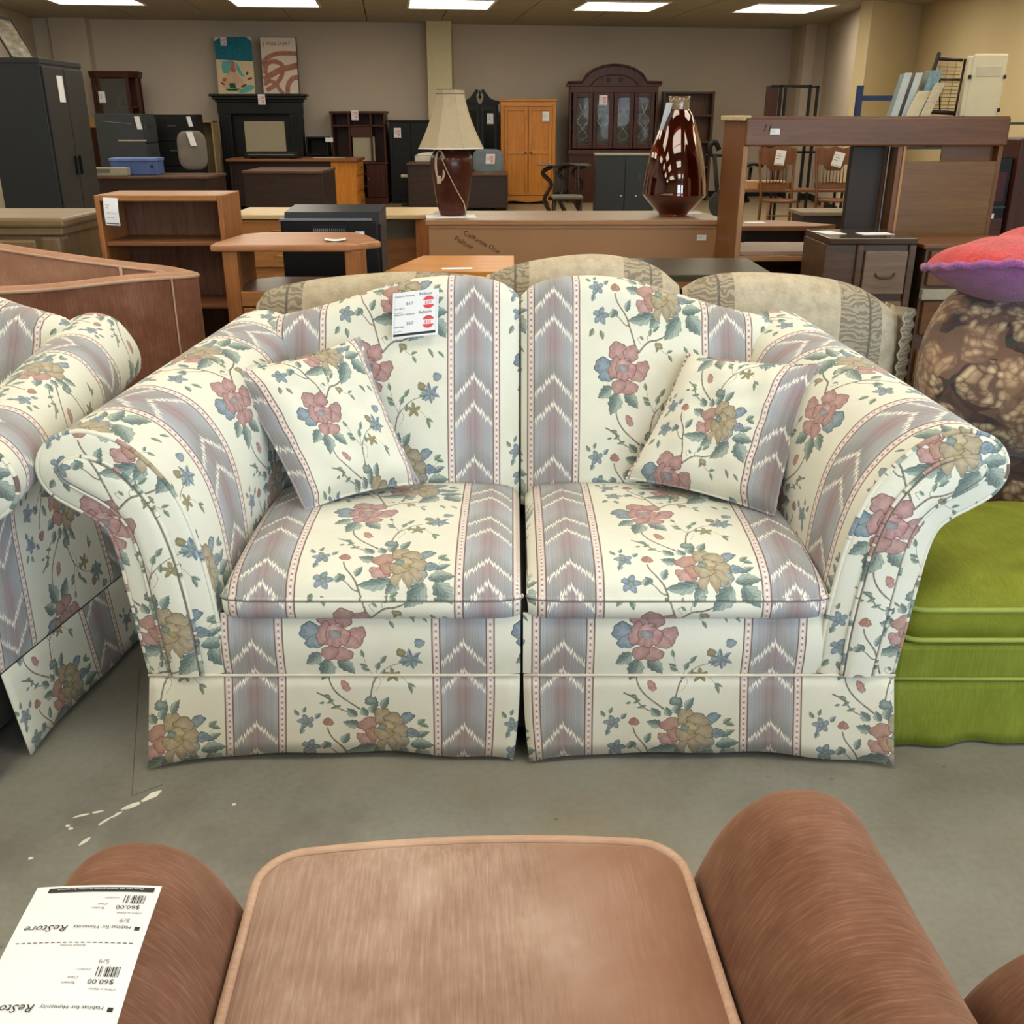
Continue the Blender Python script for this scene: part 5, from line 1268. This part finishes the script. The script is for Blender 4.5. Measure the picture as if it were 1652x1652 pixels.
bx(T, 'frieze_rail', MAHX, -w, w, -.01, .03, 1.80, 1.90)
DW = (2 * w - .10) / 4
for k in range(4):
    x0 = -w + .05 + k * DW; cx = x0 + DW / 2; y0 = -.02
    d = bx(T, 'door', MAH, x0 + .005, x0 + .075, y0, .01, .90, 1.80, .006)
    M().box(x0 + DW - .075, x0 + DW - .005, y0, .01, .90, 1.80).build('door_stile', MAH, d, bevel=.005)
    for z in (.90, 1.72): M().box(x0 + .075, x0 + DW - .075, y0, .01, z, z + .08).build('door_rail', MAHX, d, bevel=.005)
    M().box(x0 + .07, x0 + DW - .07, -.004, 0, .97, 1.73).build('pane', GLS, d)
    a, b = x0 + .075, x0 + DW - .075
    for P in ([(b, 1.72), ((a + b) / 2, 1.48), (b, 1.35), (a, 1.10), (b, .98)], [(a, 1.72), ((a + b) / 2, 1.48), (a, 1.35), (b, 1.10), (a, .98)]):
        M().tube([(x, -.010, z) for x, z in P], .005, 5).build('lattice_bar', CHR, d)
small_tag('white tag behind the second door of the china cabinet', (1.49, 18.255, 1.60), (1, 0, 0), (0, 0, 1), .14, .16, 1)
for k, (x, c) in enumerate(((1.22, C(200, 196, 176)), (1.60, C(150, 164, 156)), (1.92, C(190, 170, 130)), (2.26, C(196, 186, 160)))):
    T = thing('framed_plate', 'pale ornament on the shelf behind the %s door of the china cabinet' % ('first', 'second', 'third', 'fourth')[k], 'ornament', (x, 18.52, 1.24)); M().tube([(-.001, 0, .13), (0, .012, .13)], .11, 20).build('plate', plain('glazed_%d' % k, c, .3), T); bx(T, 'stand', MAH, -.06, .06, -.02, .05, 0, .03, .003)
# dark bookcase
T, w = case('bookcase', 'tall dark walnut bookcase behind the amber vase', 'bookcase', 2.66, 3.56, 18.75, .3, 1.83, MAH)
DW_ = wood('dark_walnut', C(56, 38, 26), C(84, 60, 42), axis='z')
for x in (-w, w - .04): bx(T, 'side_panel', DW_, x, x + .04, 0, .3, 0, 1.83)
for z in (.05, .55, .98, 1.42, 1.79): bx(T, 'shelf', DW_, -w + .04, w - .04, 0, .3, z, z + .035)
bx(T, 'back_panel', wood('brown_back', C(70, 44, 26), C(104, 66, 40), axis='z'), -w + .03, w - .03, .28, .29, .05, 1.8)
# glass topped dining table with carved base and cabinet
T = thing('dining_table', 'dark glass topped table on carved scroll legs, right of the pine wardrobe', 'table', (.76, 14.3, 0)); bx(T, 'top', plain('grey_glass_top', C(88, 92, 92), .1), -.42, .30, -.3, .3, .80, .815, .003)
for k, x in enumerate((-.26, -.05, .16)):
    M().tube(catmull([(x - .06, 0, .02), (x + .05, 0, .12), (x - .05, 0, .35), (x + .04, 0, .55), (x - .08, 0, .70), (x + .08, 0, .79)], 5), .028, 8).build('leg', plain('dark_carved_wood', C(44, 30, 24), .3), T)
M().tube([(-.26, 0, .36), (.16, 0, .36)], .025, 8).build('stretcher', BLK, T)
T = thing('dining_chair', 'dark wooden dining chair with curved back at the glass topped table', 'chair', (.72, 13.5, 0)); DK = plain('dark_stained_wood', C(34, 24, 20), .35)
for x in (-.17, .17): M().tube(catmull([(x, .20, 0), (x, .17, .42), (x * .9, .23, .66), (x * .95, .28, .80)], 4), .018, 8).build('back_post', DK, T); M().tube([(x, -.18, 0), (x, -.17, .42)], .018, 8).build('leg', DK, T)
bx(T, 'seat', plain('grey_seat_pad', C(96, 92, 84), .8), -.20, .20, -.20, .20, .42, .46, .015)
for k in range(4): M().tube(catmull([(-.12 + k * .08, .18, .46), (-.12 + k * .08, .23, .66), (-.12 + k * .08, .27, .77)], 3), .007, 6).build('back_slat', DK, T)
M().tube(catmull([(-.17, .28, .80), (0, .30, .83), (.17, .28, .80)], 5), .022, 8).build('top_rail', DK, T)
T = thing('storage_cabinet', 'low charcoal two door steel cabinet left of the amber vase', 'cabinet', (1.50, 14.0, 0), radians(-2)); CHA = plain('charcoal_steel', C(42, 46, 48), .45, .05, 3)
bx(T, 'body', CHA, -.38, .42, 0, .45, 0, .93, .005); bx(T, 'top', plain('pale_top_edge', C(130, 134, 122), .5), -.39, .43, -.01, .46, .93, .95, .003)
for x in (-.375, .025): d = bx(T, 'door', CHA, x, x + .39, -.018, 0, .03, .91, .004); knob(d, CHR, x + (.35 if x < 0 else .15), -.018, .42, .012)
small_tag('grey label on the charcoal steel cabinet door', (1.70, 13.975, .62), (1, 0, 0), (0, 0, 1), .09, .10, 0)
# exercise bike
T = thing('exercise_bike', 'black exercise bike between the amber vase and the shelf unit', 'exercise bike', (2.90, 14.1, 0), radians(5))
M().tube([(-.12, 0, .05), (-.10, 0, .45), (-.18, 0, .95)], .03, 8).build('front_post', BLK, T); M().tube([(-.30, 0, .93), (.12, 0, .93)], .018, 8).build('handlebar', BLK, T)
M().tube(catmull([(-.24, 0, .95), (-.25, 0, 1.05), (-.18, 0, 1.10), (-.12, 0, 1.0)], 4), .035, 8).build('console', BLK, T); M().tube([(-.10, 0, .30), (.35, 0, .35)], .03, 8).build('frame_tube', BLK, T)
M().tube([(.30, 0, .35), (.34, 0, .78)], .025, 8).build('seat_post', BLK, T); M().grid(lambda u, v: (.24 + .24 * u, -.1 + .2 * v, .80 + .03 * sin(pi * u) + .02 * sin(pi * v)), 8, 8).build('saddle', BLK, T, solid=.03)
M().tube([(.0, -.04, .30), (.0, .04, .30)], .20, 24).build('flywheel', plain('grey_flywheel', C(56, 56, 58), .4), T)
for x in (-.15, .42): M().tube([(x, -.28, .03), (x, .28, .03)], .025, 8).build('foot_bar', BLK, T)
# ------------------------------------------------------------------ wooden shelf unit on the right, seen from behind
T = thing('shelf_unit', 'large brown wooden shelf unit seen from behind, pencilled number on its top rail', 'shelf', (1.24, 5.5, 0), radians(3.0))
bx(T, 'side_panel', UNZ, -.025, 0, .0, .45, 0, 1.385, .003); bx(T, 'side_panel', UNZ, 1.345, 1.37, .0, .45, 0, 1.385, .003)
bx(T, 'top', plain('lit_cream_top_edge', C(176, 160, 124), .6), -.045, .0, -.01, .46, 1.385, 1.412, .006); bx(T, 'top_board', UNW, 0, 1.38, .0, .46, 1.392, 1.408, .003)  # pale cream on the side panel top paints the light falling there
bx(T, 'top_rail', UNW, -.03, 1.375, -.022, .0, 1.262, 1.40, .008)
bx(T, 'frame_edge', plain('raw_edge_strip', C(150, 112, 78), .6), -.03, -.005, -.012, .002, 0, 1.262, .002)
bx(T, 'divider', plain('dark_divider', C(44, 32, 22), .5), .60, .78, .12, .16, .62, 1.26, .004); bx(T, 'divider_edge', CHR, .785, .792, .08, .10, .62, 1.26, .001); bx(T, 'divider', UNZ, .80, .83, .0, .30, .55, 1.26, .003)
bx(T, 'divider_edge', plain('tan_edge_strip', C(170, 126, 88), .6), .828, .842, -.006, .0, .55, 1.26, .001)
bx(T, 'back_panel', PLY, .835, 1.345, .0, .012, .55, 1.185, .002); bx(T, 'upper_back', UNW, 1.06, 1.345, .05, .06, 1.18, 1.262, .002)
bx(T, 'shelf', plain('dusty_shelf', C(150, 124, 104), .5, .1), 0, .62, .02, .44, .70, .722, .003); bx(T, 'shelf_front_moulding', TANT, -.01, .48, -.01, .02, .672, .70, .005); bx(T, 'lower_back', MAHX, 0, 1.345, .30, .32, .04, .66, .003); bx(T, 'bottom_shelf', UNW, 0, 1.345, .0, .44, .03, .055, .003); bx(T, 'shelf', UNW, .83, 1.345, .02, .44, .55, .57, .003)
p = M(); f = sheet_map((.055, -.0225, 1.335), (1, 0, 0), (.25, 0, 1), 1, 1, nrm=(0, -1, 0)); print_text(p, f, '11', 0, 0, .05, lift=.001); p.build('pencil_number', plain('pencil_mark', C(50, 28, 20), .8), T)
small_tag('small white sticker on the top rail of the wooden shelf unit', (1.340, 5.479, 1.318), (1, .052, 0), (0, 0, 1), .05, .030, 0)
# things seen through and over it
T = thing('coffee_table', 'small brown table with paper, seen low through the shelf unit', 'table', (1.95, 7.0, 0)); M().prism([(-.40, 0), (.12, 0), (.30, .10), (.02, .42), (-.40, .42)], lambda x, y: (x, y, .68), lambda x, y: (x, y, .71)).build('top', BRD, T); [bx(T, 'leg', ESP, x, x + .04, y, y + .04, 0, .68) for x in (-.38, .06) for y in (.03, .34)]; bx(T, 'apron', ESP, -.36, .08, .05, .07, .60, .68)
sheet_on('white paper on the small brown table behind the shelf unit', 1.72, 7.25, .711, .14, .08, 0)
T = thing('end_table', 'small greyish table behind the shelf unit, under the oak chairs', 'table', (2.82, 9.0, 0)); bx(T, 'top', plain('greyish_wood', C(120, 106, 84), .5), -.28, .32, 0, .45, .60, .63); bx(T, 'body', ESP, -.25, .29, .03, .42, .10, .60); [bx(T, 'leg', ESP, x, x + .04, y, y + .04, 0, .12) for x in (-.25, .25) for y in (.03, .38)]
CH = wood('chair_oak', C(92, 54, 26), C(124, 78, 42), axis='z')
T0 = thing('dining_chair', 'pressed back oak dining chair with a white ticket, left of two', 'chair', (3.27, 12.8, 0), radians(2), 'pressed back oak chairs')
for x in (-.20, .20): M().tube(catmull([(x, .0, 0), (x * .95, -.02, .45), (x * 1.05, .06, .80), (x * 1.12, .10, 1.06)], 4), .018, 8).build('back_post', CH, T0); M().tube([(x * .95, -.38, .45), (x, -.42, 0)], [.020, .014], 8).build('leg', CH, T0)
def crest(zc, hh, wv): 
    P = [(-.21, zc - hh / 2), (-.22, zc + hh * .35), (-.17, zc + hh * .5), (-.10, zc + hh * .38), (0, zc + hh * .55), (.10, zc + hh * .38), (.17, zc + hh * .5), (.22, zc + hh * .35), (.21, zc - hh / 2), (.13, zc - hh * .55), (.08, zc - hh * .9 * wv), (-.08, zc - hh * .9 * wv), (-.13, zc - hh * .55)]
    return lambda: M().prism(P, lambda x, z: (x, .035 + (z - .5) * .10, z), lambda x, z: (x, .055 + (z - .5) * .10, z))
crest(.97, .20, 1)().build('crest_board', CH, T0, bevel=.004); crest(.62, .08, .6)().build('lower_splat', CH, T0, bevel=.004)
for k in range(7): M().tube([(-.12 + k * .04, .035, .64), (-.12 + k * .04, .06, .84)], .006, 6).build('spindle', CH, T0)
M().lathe([(.001, .445), (.20, .445), (.215, .46), (.20, .475), (.001, .475)], 0, -.20, 24).build('seat', CH, T0)
for z in (.18, .30): M().tube([(-.20, -.41, z), (.20, -.41, z)], .010, 6).build('stretcher', CH, T0)
dup(T0, (3.98, 12.85, 0), radians(-4), 'pressed back oak dining chair with a white ticket, right of two')
small_tag('white ticket hanging on the left oak dining chair', (3.20, 12.76, .87), (1, 0, -.1), (.12, 0, 1), .12, .17, 0); small_tag('white ticket hanging on the right oak dining chair', (3.90, 12.78, .86), (1, 0, -.25), (.25, 0, 1), .13, .17, 0)
T = thing('work_table', 'low brown table with the two oak chairs in front of it', 'table', (3.7, 13.15, 0)); bx(T, 'top', BRD, -1.0, .55, 0, .4, .52, .55); [bx(T, 'leg', BLKM, x, x + .03, y, y + .03, 0, .52) for x in (-.95, .5) for y in (.03, .33)]
T = thing('cardboard_box', 'pinkish cardboard box lying on the low table', 'box', (3.35, 13.35, .551)); bx(T, 'body', plain('cardboard', C(190, 150, 112), .8), -.35, .15, -.12, .12, 0, .10, .004)
T = thing('garment_rack', 'black steel frame stand above the left part of the shelf unit', 'rack', (3.75, 14.0, 0))
for x, y in ((-.25, .0), (.13, .0), (.33, .35), (-.1, .35)): bx(T, 'post', BLKM, x, x + .035, y, y + .035, 0, 1.80, .002)
for a in ((-.36, .16, 0, .03), (.0, .36, .35, .38)): bx(T, 'top_bar', BLKM, a[0], a[1], a[2], a[3], 1.77, 1.80, .002)
bx(T, 'end_panel', MAH, -.42, -.26, .02, .05, .9, 1.79, .003); bx(T, 'cross_bar', BLKM, .13, .165, .03, .37, 1.77, 1.80, .002); bx(T, 'cross_bar', BLKM, -.4, .36, 0, .03, .96, .99, .002)
BLU = plain('blue_rack_steel', C(40, 62, 104), .4)
T = thing('pallet_rack', 'blue steel rack upright with crossbar by the cream wall', 'rack', (4.40, 13.5, 0)); bx(T, 'upright', BLU, -.04, .03, 0, .07, 0, 1.78, .003); bx(T, 'crossbar', BLU, .03, .62, 0, .05, 1.60, 1.66, .003); bx(T, 'upright', BLU, .60, .67, 0, .07, 0, 1.66, .003)
# low shelving that carries the frames
T = thing('steel_shelving', 'grey steel shelving behind the shelf unit, loaded with frames and boards', 'shelf', (3.80, 9.0, 0))
for x in (-.62, .60):
    for y in (0, .50): bx(T, 'post', GRYM, x, x + .035, y, y + .035, 0, 1.36, .002)
for z in (.12, .75, 1.15, 1.345): bx(T, 'shelf', GRYM, -.62, .635, 0, .535, z, z + .02, .002)
T = thing('box', 'cream box on the steel shelving, seen through the slot', 'box', (3.33, 9.1, 1.171)); bx(T, 'body', plain('cream_card', C(206, 178, 122), .7), -.09, .09, -.06, .1, 0, .15, .004)
T = thing('mug', 'pale mug beside the cream box on the steel shelving', 'mug', (3.50, 9.1, 1.171)); M().lathe([(.001, 0), (.045, 0), (.05, .09), (.045, .09), (.04, .01), (.001, .01)], n=20).build('cup', plain('tan_glaze', C(178, 150, 112), .4), T); M().tube([(.048, 0, .02), (.08, 0, .03), (.08, 0, .07), (.048, 0, .08)], .008, 6).build('handle', plain('tan_glaze_handle', C(178, 150, 112), .4), T)
T = thing('basket', 'dark wire basket on the steel shelving, seen through the slot', 'basket', (3.66, 9.12, 1.171)); [M().tube([(-.08, -.05, z), (.08, -.05, z), (.08, .05, z), (-.08, .05, z)], .006, 5, closed=True).build('hoop', BLK, T) for z in (.007, .05, .09, .13)]; bx(T, 'liner', plain('dark_lining', C(40, 34, 30), .8), -.075, .075, -.045, .045, .002, .11, .004)
T = thing('paper_stack', 'stack of white paper on the steel shelving', 'paper', (3.86, 9.1, 1.171)); bx(T, 'sheets', PAPER, -.08, .08, -.06, .06, 0, .06, .002); bx(T, 'upper_sheets', PAPER, -.06, .07, -.05, .05, .06, .12, .002)
def leaner(name, label, cat, x, z0, w, h, t, mat, tilt, edge=None, y=9.05, d=.12):
    T = thing(name, label, cat, (x, y, z0)); f = lambda a, b, c: (a + c * tilt, b, c)
    M().box(0, w, 0, d, 0, h).map(f).build('panel', mat, T, bevel=.004)
    if edge: M().box(-.004, w + .004, -.008, 0, 0, h + .004).map(f).build('front_edge', edge, T, bevel=.002)
BLUG = plain('blue_grey_board', C(112, 126, 128), .7); 
leaner('framed_picture', 'pale blue edged frame leaning at the left of the stack', 'picture', 3.22, 1.366, .05, .38, .02, BLUG, .22, plain('white_frame_edge', C(178, 188, 188), .6))
leaner('framed_picture', 'pale blue edged frame, second from the left in the leaning stack', 'picture', 3.31, 1.366, .05, .38, .02, MAH, .22, plain('white_frame_edge_b', C(178, 188, 188), .6))
leaner('framed_picture', 'blue patterned canvas leaning third in the stack', 'picture', 3.42, 1.366, .09, .40, .02, BLUG, .24, plain('blue_print_canvas', C(120, 148, 156), .7, .3, 30))
leaner('canvas_board', 'cream canvas board with black corner leaning in front of the frames', 'picture', 3.32, 1.366, .10, .24, .02, PAPERG, .40, plain('cream_canvas', C(206, 194, 160), .7), y=9.0, d=.02)
leaner('canvas_board', 'cream floral canvas board leaning next to the wire rack', 'picture', 3.43, 1.366, .07, .30, .02, PAPERG, .36, plain('cream_canvas_b', C(196, 184, 156), .7, .2, 30), y=8.96, d=.02)
T = thing('wire_rack', 'dark wire rack with turned posts, beside the white table top', 'rack', (3.58, 9.2, 1.366)); DKM = plain('dark_brown_metal', C(42, 28, 26), .4)
M().tube([(-.07, 0, 0), (0, 0, .34), (.03, 0, .50), (.045, 0, .545)], .018, 8).build('post', DKM, T); M().tube([(.02, 0, .50), (.25, 0, .49)], .014, 8).build('top_bar', DKM, T); M().tube([(.0, 0, .34), (.25, 0, .335)], .010, 8).build('bar', DKM, T); M().tube([(-.03, 0, .09), (.25, 0, .07)], .018, 8).build('bottom_bar', DKM, T); M().tube([(.08, 0, .33), (.12, 0, .08)], .007, 6).build('brace', DKM, T)
M().tube([(.25, 0, .0), (.27, 0, .5)], .010, 6).build('post', DKM, T)
for k in range(12): M().tube([(.0, .02, .11 + k * .03), (.25, .02, .105 + k * .03)], .003, 4).build('wire', plain('rusty_wire', C(140, 122, 92), .6) if k == 0 else bpy.data.materials['rusty_wire'], T)
for k in range(5): M().tube([(.05 + k * .07, .02, .10), (.07 + k * .07, .02, .47)], .003, 4).build('wire', bpy.data.materials['rusty_wire'], T)
T = thing('notebook', 'white boxed notebook lying at the foot of the wire rack', 'book', (3.70, 9.03, 1.366)); bx(T, 'cover', PAPER, -.10, .12, -.06, .08, 0, .045, .003)
T = thing('folding_table', 'off white folded plastic table standing at the right above the shelf unit', 'table', (3.98, 9.15, 1.366)); OWP = plain('off_white_moulded', C(206, 198, 170), .55, .04); f = lambda a, b, c: (a + c * .02, b, c)
M().box(-.10, .19, -.03, .0, 0, .535).map(f).build('top_half', OWP, T, bevel=.03); M().box(-.13, -.09, -.02, .06, 0, .52).map(f).build('edge_lip', OWP, T, bevel=.012); M().box(-.11, .18, .02, .05, 0, .52).map(f).build('lower_half', OWP, T, bevel=.02)
M().box(-.06, .15, -.034, -.03, .36, .44).map(f).build('moulded_label', plain('off_white_recess', C(190, 184, 160), .6), T, bevel=.004)
for a, c in ((-.12, .34), (-.12, .02), (.175, .34), (.175, .08)): M().box(a, a + .02, -.04, .0, c, c + .03).map(f).build('hinge', BLKM, T)
# nightstands
NS = wood('dark_nightstand', C(60, 42, 30), C(88, 64, 46)); GRD = wood('grey_brown_drawer', C(96, 78, 62), C(124, 102, 82))
T = thing('nightstand', 'dark nightstand with grey brown drawer, in front of the shelf unit', 'nightstand', (1.76, 4.86, 0))
bx(T, 'top', plain('glossy_dark_top', C(62, 46, 34), .15), -.24, .185, 0, .42, .835, .865, .006); bx(T, 'body', NS, -.25, .18, .02, .40, .10, .835); [bx(T, 'corner_post', NS, x, x + .035, .005, .04, 0, .835, .005) for x in (-.10, .15)]; [bx(T, 'back_leg', NS, x, x + .035, .36, .40, 0, .12) for x in (-.25, .14)]
for z in (.60, .36, .14): d = bx(T, 'drawer', GRD, -.06, .145, -.002, .02, z, z + .205, .004); M().tube(catmull([(.0, -.004, z + .10), (.01, -.02, z + .085), (.045, -.022, z + .08), (.08, -.02, z + .085), (.09, -.004, z + .10)], 4), .005, 6).build('handle', NS, d)
sheet_on('white booklet on the dark nightstand', 1.80, 5.05, .866, .16, .10, .1, 'book', 'booklet'); sheet_on('pale newspaper at the left corner of the nightstand', 1.585, 5.10, .866, .10, .16, .3, 'paper', 'newspaper')
T = thing('chest_of_drawers', 'dark chest with small round knob right of the nightstand', 'chest', (2.335, 4.86, 0))
bx(T, 'top', UNW, -.36, .40, 0, .40, .815, .835); bx(T, 'body', NS, -.34, .38, .02, .38, .05, .815)
for z in (.64, .40, .16): d = bx(T, 'drawer', UNW, -.32, .02, .0, .022, z, z + .165, .004); knob(d, plain('pinkish_knob', C(150, 120, 110), .4), -.20, 0, z + .10, .012); d = bx(T, 'drawer', UNW, .04, .36, .0, .022, z, z + .165, .004); knob(d, bpy.data.materials['pinkish_knob'], .2, 0, z + .10, .012)
bx(T, 'pull_out_shelf', plain('grey_shelf_edge', C(150, 144, 126), .6), -.34, -.10, -.015, .05, .575, .625, .003)
# dark things at the right edge
T = thing('display_cabinet', 'black and red glossy cabinet at the right edge behind the fluffy pillow', 'cabinet', (3.12, 6.6, 0)); bx(T, 'body', BLK, -.20, .05, 0, .5, 0, 1.17, .01); bx(T, 'side_panel', MAH, .05, .55, -.05, .5, 0, 1.28, .01); bx(T, 'shelf', GRYM, -.20, .04, -.015, .0, .86, .875, .002); bx(T, 'inner_panel', plain('dark_red_panel', C(60, 14, 16), .4), -.16, .02, -.008, 0, .90, 1.08, .002); bx(T, 'lower_panel', MAHX, -.19, .04, -.01, 0, .55, .80, .002)
small_tag('small pale tag on the black cabinet at the right edge', (3.06, 6.575, .80), (1, 0, 0), (0, 0, 1), .03, .03, 2)
